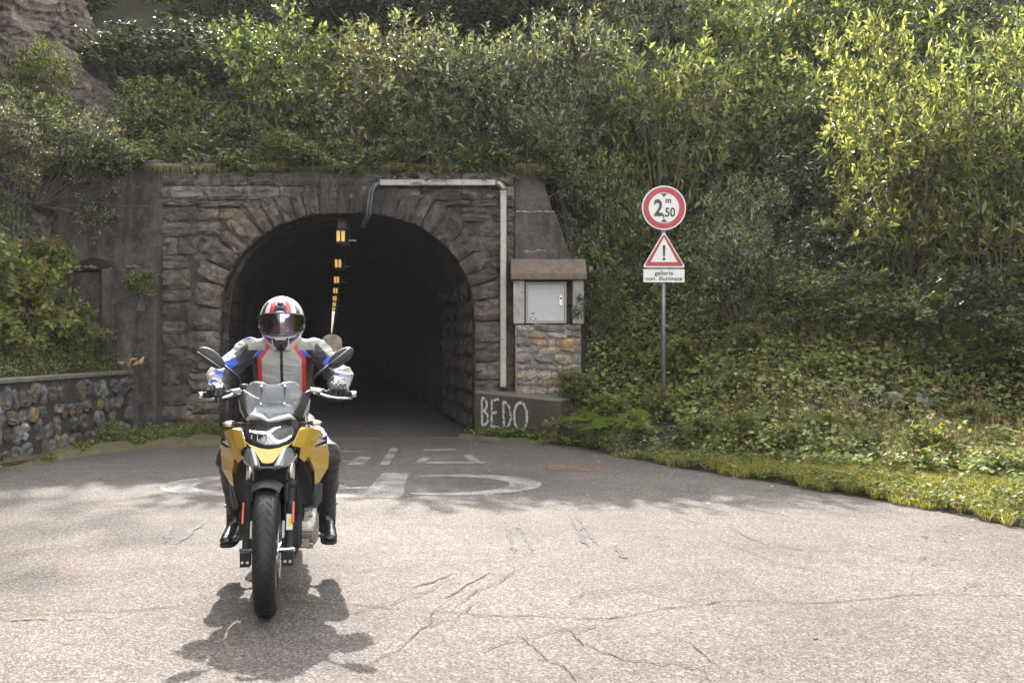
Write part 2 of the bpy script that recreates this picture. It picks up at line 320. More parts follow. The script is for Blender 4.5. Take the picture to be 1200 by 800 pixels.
# ------------------------------------------------------------------ helpers
def props(o, label=None, cat=None, group=None, kind=None):
    if label: o['label'] = label
    if cat: o['category'] = cat
    if group: o['group'] = group
    if kind: o['kind'] = kind
    return o
def empty(name, loc=(0, 0, 0), rz=0.0, label=None, cat=None, group=None):
    o = bpy.data.objects.new(name, None); COL.objects.link(o); o.empty_display_size = .1
    o.location = loc; o.rotation_euler = (0, 0, rz); return props(o, label, cat, group)
def link(name, me, parent=None, mat=None, smooth=False):
    o = bpy.data.objects.new(name, me); COL.objects.link(o)
    if mat is not None and not me.materials: me.materials.append(mat)
    if parent is not None: o.parent = parent
    if smooth and len(me.polygons): me.polygons.foreach_set('use_smooth', [True] * len(me.polygons))
    return o
class MB:
    def __init__(s): s.v = []; s.f = []; s.mi = []
    def add(s, vs, fs, m=0):
        b = len(s.v); s.v += [tuple(v) for v in vs]; s.f += [tuple(i + b for i in f) for f in fs]; s.mi += [m] * len(fs); return s
    def box(s, c, d, rot=None, m=0):
        hx, hy, hz = d[0] / 2, d[1] / 2, d[2] / 2
        vs = [Vector((x, y, z)) for x in (-hx, hx) for y in (-hy, hy) for z in (-hz, hz)]
        if rot is not None: vs = [rot @ v for v in vs]
        vs = [v + Vector(c) for v in vs]
        return s.add(vs, [(0, 1, 3, 2), (4, 6, 7, 5), (0, 4, 5, 1), (2, 3, 7, 6), (0, 2, 6, 4), (1, 5, 7, 3)], m)
    def tube(s, pts, rad, n=10, m=0, caps=True):
        pts = [Vector(p) for p in pts]
        if not hasattr(rad, '__len__'): rad = [rad] * len(pts)
        up = None; vs = []
        for i, p in enumerate(pts):
            a = pts[max(i - 1, 0)]; b = pts[min(i + 1, len(pts) - 1)]; d = (b - a).normalized()
            if up is None:
                up = Vector((0, 0, 1)) if abs(d.z) < .9 else Vector((0, 1, 0))
            u = (up - d * up.dot(d)).normalized(); w = d.cross(u); up = u
            r = rad[i]; ru, rw = (r if not hasattr(r, '__len__') else r[0]), (r if not hasattr(r, '__len__') else r[1])
            for k in range(n):
                an = 2 * math.pi * k / n; vs.append(p + u * (math.cos(an) * ru) + w * (math.sin(an) * rw))
        fs = [(i * n + k, i * n + (k + 1) % n, (i + 1) * n + (k + 1) % n, (i + 1) * n + k) for i in range(len(pts) - 1) for k in range(n)]
        if caps: fs += [tuple(range(n - 1, -1, -1)), tuple(range((len(pts) - 1) * n, len(pts) * n))]
        return s.add(vs, fs, m)
    def ell(s, c, r, rot=None, nu=16, nv=10, m=0):
        vs = []
        for j in range(nv + 1):
            th = math.pi * j / nv
            for i in range(nu):
                ph = 2 * math.pi * i / nu
                v = Vector((r[0] * math.sin(th) * math.cos(ph), r[1] * math.sin(th) * math.sin(ph), r[2] * math.cos(th)))
                if rot is not None: v = rot @ v
                vs.append(v + Vector(c))
        fs = [(j * nu + i, (j + 1) * nu + i, (j + 1) * nu + (i + 1) % nu, j * nu + (i + 1) % nu) for j in range(nv) for i in range(nu)]
        return s.add(vs, fs, m)
    def prism(s, poly, axis, a, b, m=0):
        """poly: 2D points in the plane across axis ('x': (y,z), 'y': (x,z), 'z': (x,y)); extruded a..b"""
        def mk(p, t): return {'x': (t, p[0], p[1]), 'y': (p[0], t, p[1]), 'z': (p[0], p[1], t)}[axis]
        n = len(poly); vs = [mk(p, a) for p in poly] + [mk(p, b) for p in poly]
        return s.add(vs, [tuple(range(n - 1, -1, -1)), tuple(range(n, 2 * n))] + [(i, (i + 1) % n, n + (i + 1) % n, n + i) for i in range(n)], m)
    def lathe(s, prof, n=32, axis='x', c=(0, 0, 0), m=0, closed=False):
        """prof: (radius, along)"""
        vs = []
        for (r, t) in prof:
            for k in range(n):
                a = 2 * math.pi * k / n; u, w = r * math.cos(a), r * math.sin(a)
                vs.append({'x': (c[0] + t, c[1] + u, c[2] + w), 'y': (c[0] + u, c[1] + t, c[2] + w), 'z': (c[0] + u, c[1] + w, c[2] + t)}[axis])
        L = len(prof); rngL = range(L) if closed else range(L - 1)
        return s.add(vs, [(i * n + k, ((i + 1) % L) * n + k, ((i + 1) % L) * n + (k + 1) % n, i * n + (k + 1) % n) for i in rngL for k in range(n)], m)
    def mirror(s):
        b = len(s.v); s.v += [(-x, y, z) for x, y, z in s.v]; s.f += [tuple(i + b for i in reversed(f)) for f in list(s.f)]; s.mi += list(s.mi); return s
    def mesh(s, name, mats, fix=True):
        me = bpy.data.meshes.new(name); me.from_pydata(s.v, [], s.f)
        for m in (mats if isinstance(mats, (list, tuple)) else [mats]): me.materials.append(m)
        if any(s.mi): me.polygons.foreach_set('material_index', s.mi)
        if fix:
            bm = bmesh.new(); bm.from_mesh(me); bmesh.ops.recalc_face_normals(bm, faces=bm.faces); bm.to_mesh(me); bm.free()
        me.update(); return me
    def obj(s, name, mats, parent=None, smooth=False, bevel=0.0, sub=0, seg=2, loc=None):
        me = s.mesh(name, mats); o = link(name, me, parent, None, smooth)
        if bevel:
            b = o.modifiers.new('bevel', 'BEVEL'); b.width = bevel; b.segments = seg; b.limit_method = 'ANGLE'; b.angle_limit = R(35)
        if sub:
            q = o.modifiers.new('sub', 'SUBSURF'); q.levels = sub; q.render_levels = sub
        if loc is not None: o.location = loc
        return o
def shell(name, pts, faces, mat, parent, thick=.006, bevel=.003, sub=0, smooth=False, mirror=False):
    """thin bodywork panel from 3D points"""
    mb = MB().add([((-p[0]) if mirror else p[0], p[1], p[2]) for p in pts], [tuple(reversed(f)) if mirror else f for f in faces])
    me = mb.mesh(name, mat); o = link(name, me, parent, None, smooth)
    if sub:
        q = o.modifiers.new('sub', 'SUBSURF'); q.levels = sub; q.render_levels = sub
    s = o.modifiers.new('solid', 'SOLIDIFY'); s.thickness = thick; s.offset = 0
    if bevel:
        b = o.modifiers.new('bevel', 'BEVEL'); b.width = bevel; b.segments = 2; b.limit_method = 'ANGLE'
    return o
def npmesh(name, V, F, mat, k):
    """fast mesh from arrays; F shape (n,k)"""
    me = bpy.data.meshes.new(name); V = np.ascontiguousarray(V, dtype=np.float32); F = np.ascontiguousarray(F, dtype=np.int32)
    me.vertices.add(len(V)); me.vertices.foreach_set('co', V.ravel())
    me.loops.add(F.size); me.loops.foreach_set('vertex_index', F.ravel())
    me.polygons.add(len(F)); me.polygons.foreach_set('loop_start', np.arange(0, F.size, k, dtype=np.int32))
    me.polygons.foreach_set('loop_total', np.full(len(F), k, dtype=np.int32))
    me.materials.append(mat); me.update(calc_edges=True); return me
def remeshed(mb, voxel, smooth_it=3, name='body'):
    me = mb.mesh(name, []) if False else None
    me = bpy.data.meshes.new(name); me.from_pydata(mb.v, [], mb.f)
    bm = bmesh.new(); bm.from_mesh(me); bmesh.ops.recalc_face_normals(bm, faces=bm.faces); bm.to_mesh(me); bm.free()
    o = bpy.data.objects.new(name + '_tmp', me); COL.objects.link(o)
    r = o.modifiers.new('r', 'REMESH'); r.mode = 'VOXEL'; r.voxel_size = voxel
    if smooth_it:
        s = o.modifiers.new('s', 'SMOOTH'); s.factor = .5; s.iterations = smooth_it
    bpy.context.view_layer.update()
    dg = bpy.context.evaluated_depsgraph_get(); ev = o.evaluated_get(dg)
    out = bpy.data.meshes.new_from_object(ev); out.name = name
    bpy.data.objects.remove(o); bpy.data.meshes.remove(me); return out
def sstep(a, b, x): 
    t = np.clip((x - a) / (b - a), 0, 1); return t * t * (3 - 2 * t)
# ------------------------------------------------------------------ ground shape
EDGE = np.array([(-0.6, 15.6), (-.6, 15.35), (0.0, 14.78), (.7, 14.05), (1.28, 12.5), (1.95, 11.2), (2.6, 10.15), (3.42, 8.7), (3.89, 7.56), (4.35, 6.2), (4.8, 4.0), (5.6, 0.0), (7.5, -6.0), (12, -16), (30, -40)])
def edge_dist(x, y):
    """distance outside the right road edge (positive away from the road)"""
    x = np.asarray(x, float); y = np.asarray(y, float)
    best = np.full(x.shape, 1e9); sg = np.zeros(x.shape)
    for (ax, ay), (bx, by) in zip(EDGE[:-1], EDGE[1:]):
        dx, dy = bx - ax, by - ay; L = dx * dx + dy * dy
        t = np.clip(((x - ax) * dx + (y - ay) * dy) / L, 0, 1)
        px, py = x - ax - t * dx, y - ay - t * dy; d = np.hypot(px, py)
        cr = -(dx * (y - ay) - dy * (x - ax))        # positive when to the left of downward direction -> outside
        m = d < best; best = np.where(m, d, best); sg = np.where(m, np.where(cr > 0, -1, 1), sg)
    return best * sg
def wav(x, y, f, s):
    return (np.sin(x * f + s) * np.cos(y * f * 1.13 + s * 2.1) + .5 * np.sin(x * f * 2.1 + y * f * 1.7 + s * 3.3) + .3 * np.sin(x * f * 4.3 - y * f * 3.9 + s))
def hill_h(x, y):
    x = np.asarray(x, float); y = np.asarray(y, float)
    d = edge_dist(x, y)
    db = np.interp(x, [.6, 2.0, 3.2, 4.4, 5.6, 7, 12], [.30, 1.0, 1.25, 1.9, 2.9, 3.6, 5])
    s = 1.55 - .35 * sstep(.9, 2.4, x) - .22 * sstep(2.4, 7, x)
    zr = .02 + .33 * np.clip(d, 0, 1.2) * (1 - .45 * sstep(2.5, 5, x)) + s * np.maximum(0, d - db) * sstep(0, 1.2, d - db + .3)
    zr = zr + .10 * wav(x, y, 1.1, .7) * sstep(.4, 2.0, d)
    zr = np.where(zr > 2.6, 2.6 + (zr - 2.6) * .72 / s, zr); zr = np.minimum(zr, 14.3 + np.clip(zr - 14.3, 0, 60) * .12)
    back = 4.12 + .67 * np.maximum(0, y - 16.0) + .12 * wav(x, y, .9, 1.9) * sstep(16, 18, y)
    back = np.minimum(back, 14.3 + np.clip(back - 14.3, 0, 80) * .12)
    f = sstep(.8, 2.2, x)
    fy = sstep(15.0, 16.5, y); z = np.where(x > .85, zr + (back - zr) * fy * (1 - f), np.where(y > 15.6, back, zr))
    # left bank and rock face
    lx = -5.95 - x
    left = .98 + 1.05 * np.clip(lx, 0, 1.1) + 3.1 * np.maximum(0, lx - 1.1) * (1 + .25 * wav(x * .6, y, .9, 4)) + .05 * wav(x, y, 3, 2)
    left = np.where(left > 8.5, 8.5 + (left - 8.5) * .35, left)
    inl = (x < -5.9) & (y < 15.7)
    z = np.where(inl, left, z)
    z = np.where((x < -7.0) & (y >= 15.7), np.maximum(left, back), z)
    # slope comes down again beyond the hill so the far mouth of the tunnel is open
    z = z * (1 - sstep(120, 175, y)) - .2 * sstep(150, 180, y)
    return z
def axis_grid(segs):
    out = []
    for a, b, st in segs:
        out += list(np.arange(a, b, st))
    out.append(segs[-1][1]); return np.array(out)
gx = axis_grid([(-120, -30, 6), (-30, -12, 1.2), (-12, -5.9, .2), (-5.9, 9.5, .2), (9.5, 20, .6), (20, 120, 5)])
gy = axis_grid([(-60, 2, 2.0), (2, 7, .5), (7, 15.7, .2), (15.7, 24, .22), (24, 60, 1.5), (60, 140, 5), (140, 182, 2)])
GX, GY = np.meshgrid(gx, gy, indexing='ij'); GZ = hill_h(GX, GY)
D = edge_dist(GX, GY)
jit = np.array([[mnoise.noise(Vector((a * 1.7, b * 1.7, c * .9))) for a, b, c in zip(ra, rb, rc)] for ra, rb, rc in zip(GX, GY, GZ)]) 
near = (np.abs(GX) < 14) & (GY > 6) & (GY < 26)
cliffm = near & (GX < -7.0)
jx = GX + np.where(cliffm, jit * .35, 0); jz = GZ + np.where(near & (D > .6), jit * .10, 0) + np.where(cliffm, jit * .25, 0)
inside_road = (D < 0.0) & (GX > -5.85) & (GY < 15.75)
nx, ny = GX.shape; idx = np.arange(nx * ny).reshape(nx, ny)
cx = (GX[:-1, :-1] + GX[1:, 1:]) / 2; cy = (GY[:-1, :-1] + GY[1:, 1:]) / 2
cd = edge_dist(cx, cy)
keep = ~(((cd < -.05) & (cx > -5.85) & (cy < 15.7)) | ((cx > -7.05) & (cx < .95) & (cy > 15.45) & (cy < 15.75)))
keep &= ~((cx > -5.9) & (cx < -.6) & (cy < 15.75))
keep &= ~((cy > 110) & (np.abs(cx - (-2.56 - .1825 * (cy - 15.5))) < 5.5) & ((GZ[:-1, :-1] + GZ[1:, 1:]) / 2 < 5.2))
keep &= ~(cy > 178)
rockm = (cx < -6.95) & (cx > -16) & (cy > 3) & (cy < 21)
A, B, C_, D_ = idx[:-1, :-1], idx[1:, :-1], idx[1:, 1:], idx[:-1, 1:]
F = np.stack([A, B, C_, D_], -1)
V = np.stack([jx, GY, jz], -1).reshape(-1, 3)
# the outer rim of the road side is pulled down a little so that the verge meets the asphalt
rim = (D < .22).reshape(-1) & (GX > -5.85).reshape(-1) & (GY < 15.5).reshape(-1); V[rim, 2] = np.minimum(V[rim, 2], -.005 + .12 * np.clip(D.reshape(-1)[rim], -.1, .3))
def sub(mask, name, mat):
    f = F[mask]; u, inv = np.unique(f, return_inverse=True)
    me = npmesh(name, V[u], inv.reshape(-1, 4), mat, 4); return link(name, me, smooth=True)
hillo = sub(keep & ~rockm, 'hillside', M['soil']); props(hillo, kind='structure')
rocko = sub(keep & rockm, 'rock_face', M['rock']); props(rocko, kind='structure')
q_ = rocko.modifiers.new('s', 'SUBSURF'); q_.subdivision_type = 'SIMPLE'; q_.levels = 2; q_.render_levels = 2
for nm, ty, sz_, st_ in (('facets', 'VORONOI', .55, .42), ('chips', 'VORONOI', .17, .13), ('grain', 'CLOUDS', .08, .05)):
    tx = bpy.data.textures.new(nm, ty); tx.noise_scale = sz_; q_ = rocko.modifiers.new(nm, 'DISPLACE'); q_.texture = tx; q_.texture_coords = 'GLOBAL'; q_.strength = st_; q_.mid_level = .5
rocko.data.polygons.foreach_set('use_smooth', [False] * len(rocko.data.polygons))
g = MB().add([(-600, -600, -.035), (600, -600, -.035), (600, 900, -.035), (-600, 900, -.035)], [(0, 1, 2, 3)]).obj('ground', M['verge']); props(g, kind='structure')

# ------------------------------------------------------------------ road
SK = -0.1825                                   # sideways drift of the tunnel axis per metre
road = MB()
pts = [(-6.0, 15.55)] + [(float(a) + .12, float(b) + .05) for a, b in EDGE[1:]] + [(30, -80), (-30, -80), (-30, -12), (-12, 2), (-7.5, 4), (-6.0, 6)]
road.add([(x, y, 0) for x, y in pts], [tuple(range(len(pts)))])
ro = road.obj('road', M['asphalt']); props(ro, kind='structure')
tf = MB(); ys = [15.5, 40, 80, 140, 260]
tf.add([v for y in ys for v in ((-4.9 + SK * (y - 15.5), y, .0), (-.3 + SK * (y - 15.5), y, .0))], [(2 * i, 2 * i + 1, 2 * i + 3, 2 * i + 2) for i in range(4)])
props(tf.obj('tunnel_roadway', M['asphalt']), kind='structure')
# bleached nearer surfacing, its edge is the long crack
crk = [(-6.2, 4.85), (-4.2, 4.95), (-2.62, 5.09), (-2.1, 5.2), (-1.63, 5.43), (-1.25, 5.38), (-.9, 5.34), (-.54, 5.25), (0, 5.13), (.436, 5.09), (.6, 5.16), (.75, 5.27), (1.2, 5.43), (1.6, 5.40), (2.0, 5.47), (2.3, 5.62), (2.62, 5.55), (3.3, 5.6), (4.0, 5.66)]
def densify(pl, n=14, amp=.02, f=3.0, seed=0.0):
    out = []
    for (a, b), (c, d) in zip(pl[:-1], pl[1:]):
        for i in range(n):
            t = i / n; x, y = a + (c - a) * t, b + (d - b) * t
            out.append((x + amp * mnoise.noise((x * f, y * f, seed)), y + amp * 1.6 * mnoise.noise((x * f, y * f, seed + 9)) + amp * .7 * mnoise.noise((x * f * 6, y * f * 6, seed + 5))))
    out.append(pl[-1]); return out
crkd = densify(crk, 12, .05, 2.2, 1.0)
pp = [(-6.2, -30)] + crkd + [(4.9, 3.8), (5.6, 0), (7.4, -6), (10, -30)]
nr = MB().add([(x, y, .004) for x, y in pp], [tuple(range(len(pp)))]).obj('road_resurfaced', M['asphalt_new']); props(nr, kind='structure')
def ribbon(mb, pl, w, z, taper=True, seed=0.0):
    n = len(pl); vs = []
    for i, (x, y) in enumerate(pl):
        a = pl[max(i - 1, 0)]; b = pl[min(i + 1, n - 1)]; dx, dy = b[0] - a[0], b[1] - a[1]; L = math.hypot(dx, dy) or 1
        k = w * .7 * (.35 + .9 * abs(mnoise.noise((x * 9, y * 9, seed))) * 2)
        if taper: k *= min(1, i / 3 + .15, (n - 1 - i) / 3 + .15)
        vs += [(x - dy / L * k, y + dx / L * k, z), (x + dy / L * k, y - dx / L * k, z)]
    mb.add(vs, [(2 * i, 2 * i + 1, 2 * i + 3, 2 * i + 2) for i in range(n - 1)])
def px2g(px, py):
    y = 1.4 * 1167 / (py - 404.0); return ((px - 600) / 1167 * y, y)
cm = MB(); ribbon(cm, crkd, .0065, .0085, False, 2.0); cm.obj('crack', M['crack'], ro)
cracks = [[(790, 605), (850, 618), (900, 640), (1000, 648), (1090, 655), (1165, 660)], [(490, 745), (520, 712), (560, 690), (610, 668)], [(430, 775), (500, 740), (560, 705)], [(355, 690), (420, 668), (500, 662)],
          [(640, 728), (700, 760), (760, 778), (830, 798)], [(600, 745), (660, 790), (690, 812)], [(740, 742), (800, 752), (860, 790)], [(700, 700), (745, 690), (790, 706), (850, 704)], [(660, 705), (720, 690), (770, 682)], [(1040, 700), (1100, 690), (1160, 684)],
          [(840, 628), (900, 660), (960, 668)], [(410, 720), (460, 708), (520, 680)], [(560, 770), (640, 742), (700, 735)]]
for i, c in enumerate(cracks):
    pl = densify([px2g(*q) for q in c], 12, .09, 2.6, i * 3.1)
    m_ = MB(); ribbon(m_, pl, .0052, .009 + i * .0003, True, i * 1.7); m_.obj('crack', M['crack'], ro)
m_ = MB()
for a, b in (((0, 727), (70, 727)), ((70, 727), (150, 722)), ((345, 709), (375, 711)), ((392, 712), (412, 713)), ((690, 725), (735, 724)), ((440, 714), (458, 716))):
    ribbon(m_, densify([px2g(*a), px2g(*b)], 10, .03, 4, 3.0), .012, .0135, True, 4.0)
m_.obj('moss_in_crack', M['ymoss'], ro)
# skid marks
skids = [((592, 610), (603, 648)), ((606, 612), (622, 647)), ((668, 605), (690, 642)), ((676, 603), (702, 640)), ((205, 612), (193, 636)), ((238, 612), (205, 638)), ((528, 672), (485, 688)), ((575, 668), (520, 700)), ((720, 640), (735, 655))]
for i, (a, b) in enumerate(skids):
    m_ = MB(); ribbon(m_, densify([px2g(*a), px2g(*b)], 16, .035, 4, i), .034, .0068 + i * .0002, True, i); m_.obj('skid_mark', M['skid'], ro)
# worn letters painted for traffic leaving the tunnel
def flatpoly(mb, pl, z=.005): mb.add([(x, y, z) for x, y in pl], [tuple(range(len(pl)))])
def stroke(mb, pl, w, z=.005):
    n = len(pl); vs = []
    for i, (x, y) in enumerate(pl):
        a = pl[max(i - 1, 0)]; b = pl[min(i + 1, n - 1)]; dx, dy = b[0] - a[0], b[1] - a[1]; L = math.hypot(dx, dy) or 1
        ww = w[i] if hasattr(w, '__len__') else w
        vs += [(x - dy / L * ww, y + dx / L * ww, z), (x + dy / L * ww, y - dx / L * ww, z)]
    mb.add(vs, [(2 * i, 2 * i + 1, 2 * i + 3, 2 * i + 2) for i in range(n - 1)])
def arc(cx, cy, rx, ry, a0, a1, n=26): return [(cx + rx * math.cos(R(a0 + (a1 - a0) * i / n)), cy + ry * math.sin(R(a0 + (a1 - a0) * i / n))) for i in range(n + 1)]
def letter(fn):
    m_ = MB(); fn(m_); return m_.obj('road_letter', M['roadpaint'], ro)
# rows: near one about Y 9.2 to 10.9
letter(lambda m: stroke(m, arc(-2.55, 10.0, .78, .66, 62, 298), [.03 + .12 * math.sin(math.pi * i / 26) + .02 for i in range(27)]))
def g_(m):
    stroke(m, [(-2.55, 9.32), (-1.95, 9.24), (-1.4, 9.2), (-1.02, 9.2)], .085)
    flatpoly(m, [(-1.38, 9.3), (-1.02, 9.3), (-1.13, 10.9), (-1.42, 10.9)], .005)
    stroke(m, [(-1.42, 9.75), (-1.62, 9.72), (-1.9, 10.05), (-2.05, 10.5), (-2.35, 10.8)], .07, .0052)
letter(g_)
letter(lambda m: stroke(m, arc(-.66, 10.0, .80, .66, 118, -112), [.03 + .13 * math.sin(math.pi * i / 26) for i in range(27)]))
letter(lambda m: (stroke(m, [px2g(388, 541), px2g(430, 540)], .06), stroke(m, [px2g(415, 545), px2g(428, 535)], .09)))
letter(lambda m: (stroke(m, [px2g(450, 545), px2g(463, 524)], .055),))
letter(lambda m: (stroke(m, [px2g(490, 543), px2g(500, 536)], .06),))
letter(lambda m: (stroke(m, [px2g(500, 542), px2g(568, 542)], .10), stroke(m, [px2g(560, 543), px2g(548, 533)], .055, .0053)))
letter(lambda m: (stroke(m, [px2g(497, 527), px2g(534, 527)], .13),))
letter(lambda m: (stroke(m, [px2g(398, 529), px2g(425, 529)], .08),))
m_ = MB(); flatpoly(m_, [px2g(*q) for q in ((640, 546), (655, 544), (706, 547), (704, 552), (690, 553), (652, 551), (640, 549))], .0062); m_.obj('rust_stain', M['rust'], ro)
m_ = MB(); flatpoly(m_, [px2g(*q) for q in ((60, 660), (75, 654), (120, 653), (128, 662), (110, 671), (70, 672))], .0062); m_.obj('faded_orange_mark', M['orange'], ro)
# threshold joint where the tunnel road starts
m_ = MB(); ribbon(m_, densify([(-4.5, 14.92), (-3, 14.86), (-1.6, 14.84), (-.75, 14.9)], 20, .03, 3, 1), .022, .006, False); m_.obj('threshold_joint', M['conc_light'], ro)

# ------------------------------------------------------------------ verge strips
def verge(name, pl, z0, bump=.04):
    """low mossy soil mound with an uneven edge; pl = polygon"""
    bm = bmesh.new(); vs = [bm.verts.new((x, y, z0)) for x, y in pl]; f = bm.faces.new(vs)
    bmesh.ops.triangulate(bm, faces=[f]); 
    for _ in range(3): bmesh.ops.subdivide_edges(bm, edges=bm.edges[:], cuts=1, use_grid_fill=True)
    bd = {v for e in bm.edges if e.is_boundary for v in e.verts}
    for v in bm.verts:
        n1 = mnoise.noise(v.co * 2.5); v.co.x += n1 * .05
        v.co.y += mnoise.noise(v.co * 3.1 + Vector((5, 1, 2))) * .06
        v.co.z = -.01 if v in bd else z0 + bump * (1 + mnoise.noise(v.co * 4) * 1.3)
    me = bpy.data.meshes.new(name); bm.to_mesh(me); bm.free(); return props(link(name, me, None, M['verge'], True), kind='structure')
verge('verge', [(-5.8, 15.5), (-4.45, 15.5), (-4.3, 14.7), (-4.0, 13.95), (-4.6, 13.75), (-5.1, 13.3), (-5.45, 12.4), (-5.6, 11.2), (-5.68, 8.0), (-5.8, 8.0)], .02, .05)
verge('verge_by_block', [(-.75, 15.6), (-.6, 15.3), (.05, 14.8), (.75, 14.15), (.66, 13.85), (.2, 14.2), (-.3, 14.55), (-.85, 14.9)], .01, .03)
# ------------------------------------------------------------------ stone pieces
def stone_mesh(k, n=4, rough=.16, round_=.12):
    """unit block, front towards -Y (depth 0..1), x,z in -.5...5, rough hewn face; about 42 triangles"""
    r = random.Random(k); vs = []; 
    for j in range(n):
        for i in range(n):
            x = -.5 + i / (n - 1); z = -.5 + j / (n - 1); ed = (i in (0, n - 1)) + (j in (0, n - 1))
            y = -1 + r.uniform(-rough, rough) * 1.5 + (.26 * ed)
            if ed == 2: x *= 1 - round_ * r.uniform(.5, 1.4); z *= 1 - round_ * r.uniform(.5, 1.4)
            elif ed: x += r.uniform(-.05, .04); z += r.uniform(-.05, .04)
            else: x += r.uniform(-.07, .07); z += r.uniform(-.07, .07)
            vs.append((x, y, z))
    ring = [j * n + i for j, i in [(0, i) for i in range(n)] + [(j, n - 1) for j in range(1, n)] + [(n - 1, i) for i in range(n - 2, -1, -1)] + [(j, 0) for j in range(n - 2, 0, -1)]]
    b = len(vs)
    for q in ring: vs.append((vs[q][0] * 1.04, 0, vs[q][2] * 1.04))
    fs = [(j * n + i, j * n + i + 1, (j + 1) * n + i + 1, (j + 1) * n + i) for j in range(n - 1) for i in range(n - 1)]
    L = len(ring); fs += [(ring[i], b + i, b + (i + 1) % L, ring[(i + 1) % L]) for i in range(L)]
    return MB().add(vs, fs)
def stone_set(mat, cnt, **kw): return [stone_mesh(100 + i, **kw).mesh("stone", mat) for i in range(cnt)]
S_portal = stone_set(M['stone'], 14, n=5, rough=.22, round_=.07); S_top = stone_set(M['stone_top'], 6, rough=.16, n=5, round_=.06); S_rub = stone_set(M['rubble'], 16, n=5, rough=.25, round_=.20)
S_box = stone_set(M['box_stone'], 8, rough=.12, round_=.22); S_lin = stone_set(M['lining'], 8, rough=.2)
def put_stone(meshes, parent, loc, size, roty=0.0, rotz=0.0, rnd=random):
    o = bpy.data.objects.new('stone', rnd.choice(meshes)); COL.objects.link(o); o.parent = parent
    o.location = loc; o.scale = (size[0], size[1], size[2]); o.rotation_euler = (0, roty, rotz); return o

# ------------------------------------------------------------------ tunnel
TC, TH, ZS, RISE, PE = -2.56, 1.98, 1.70, 1.75, 2.3
PY = 15.5
def arch_z(x, k=1.0):
    u = min(1, abs(x - TC) / (TH * k)); return ZS + RISE * k * (1 - u ** PE) ** (1 / PE)
def arch_curve(n=60, off=0.0):
    """points (x,z) from left foot over the crown to right foot, offset outward"""
    out = [(TC - TH, z) for z in np.linspace(0, ZS, 8)[:-1]]
    for i in range(n + 1):
        a = math.pi * (1 - i / n); cx_, sz = math.cos(a), math.sin(a)
        out.append((TC + TH * math.copysign(abs(cx_) ** (2 / PE), cx_), ZS + RISE * abs(sz) ** (2 / PE)))
    out += [(TC + TH, z) for z in np.linspace(ZS, 0, 8)[1:]]
    if off:
        res = []
        for i, (x, z) in enumerate(out):
            a = out[max(i - 1, 0)]; b = out[min(i + 1, len(out) - 1)]; dx, dz = b[0] - a[0], b[1] - a[1]; L = math.hypot(dx, dz)
            res.append((x - dz / L * off, z + dx / L * off))
        return res
    return out
tun = empty('tunnel_tube', (TC, PY, 0), 0, 'dark stone lined road tunnel running back under the hillside', 'tunnel')
cur = arch_curve(44); n = len(cur)
ysl = list(np.arange(PY + .02, 24, .35)) + list(np.arange(24, 60, 1.2)) + list(np.arange(60, 192, 6)) + [192]
vs = []
for y in ysl:
    for (x, z) in cur:
        nn = mnoise.noise((x * 2.3, y * 1.6, z * 2.3)) * .045 + mnoise.noise((x * 7, y * 5, z * 7)) * .02
        ring = .03 * math.sin(y * 4.2)
        cxx = x - TC; k = 1 - (nn + ring * .5) / 2
        vs.append((TC + cxx * k + SK * (y - PY), y, z * (1 - nn * .3)))
fs = [(i * n + k, i * n + k + 1, (i + 1) * n + k + 1, (i + 1) * n + k) for i in range(len(ysl) - 1) for k in range(n - 1)]
lin = MB().add([(a - TC, b - PY, c) for a, b, c in vs], fs).obj('lining', M['lining'], tun, True)
# the first metres show their blocks on both walls
rr = random.Random(3)
for side in (-1, 1):
    for row in range(8):
        z0 = .02 + row * .3; y = PY + .12 + rr.uniform(0, .2)
        while y < PY + 4.2:
            L = rr.uniform(.35, .6); zc = z0 + .15
            if zc < ZS: hw = TH; tilt = 0
            else:
                u = (zc - ZS) / RISE; hw = TH * (1 - u ** PE) ** (1 / PE); tilt = math.atan2(.9 * u ** 1.3, 1)
            yy = y + L / 2
            put_stone(S_lin, tun, (side * (hw + .04 - tilt * .03) + SK * (yy - PY), yy - PY, zc), (L * .95, .09, .28), 0, -side * R(90), rr)
            y += L
# ------------------------------------------------------------------ portal headwall
por = empty('tunnel_portal', (TC, PY, 0), 0, 'soot stained stone portal wall with voussoir arch around the tunnel mouth', 'portal')
X0, X1, ZT = -5.44, .04, 4.1
def loc(p): return (p[0] - TC, p[1] - PY, p[2])
hw_ = MB(); xs = sorted(set([X0] + list(np.linspace(TC - TH, TC + TH, 60)) + [X1]))
for a, b in zip(xs[:-1], xs[1:]):
    mid = (a + b) / 2
    za, zb = (arch_z(a), arch_z(b)) if (TC - TH - 1e-6 <= mid <= TC + TH) else (0, 0)
    v = [(a, PY, za), (b, PY, zb), (b, PY, ZT), (a, PY, ZT)]
    hw_.add([loc(p) for p in v], [(0, 1, 2, 3)])
    hw_.add([loc((p[0], PY + .45, p[2])) for p in v], [(3, 2, 1, 0)])
    hw_.add([loc(p) for p in ((a, PY, ZT), (b, PY, ZT), (b, PY + .45, ZT), (a, PY + .45, ZT))], [(0, 1, 2, 3)])
hw_.obj('mortar_wall', M['mortar'], por)
ringc = arch_curve(120); ringl = [0]
for (a, b), (c, d) in zip(ringc[:-1], ringc[1:]): ringl.append(ringl[-1] + math.hypot(c - a, d - b))
Ltot = ringl[-1]; rr = random.Random(11)
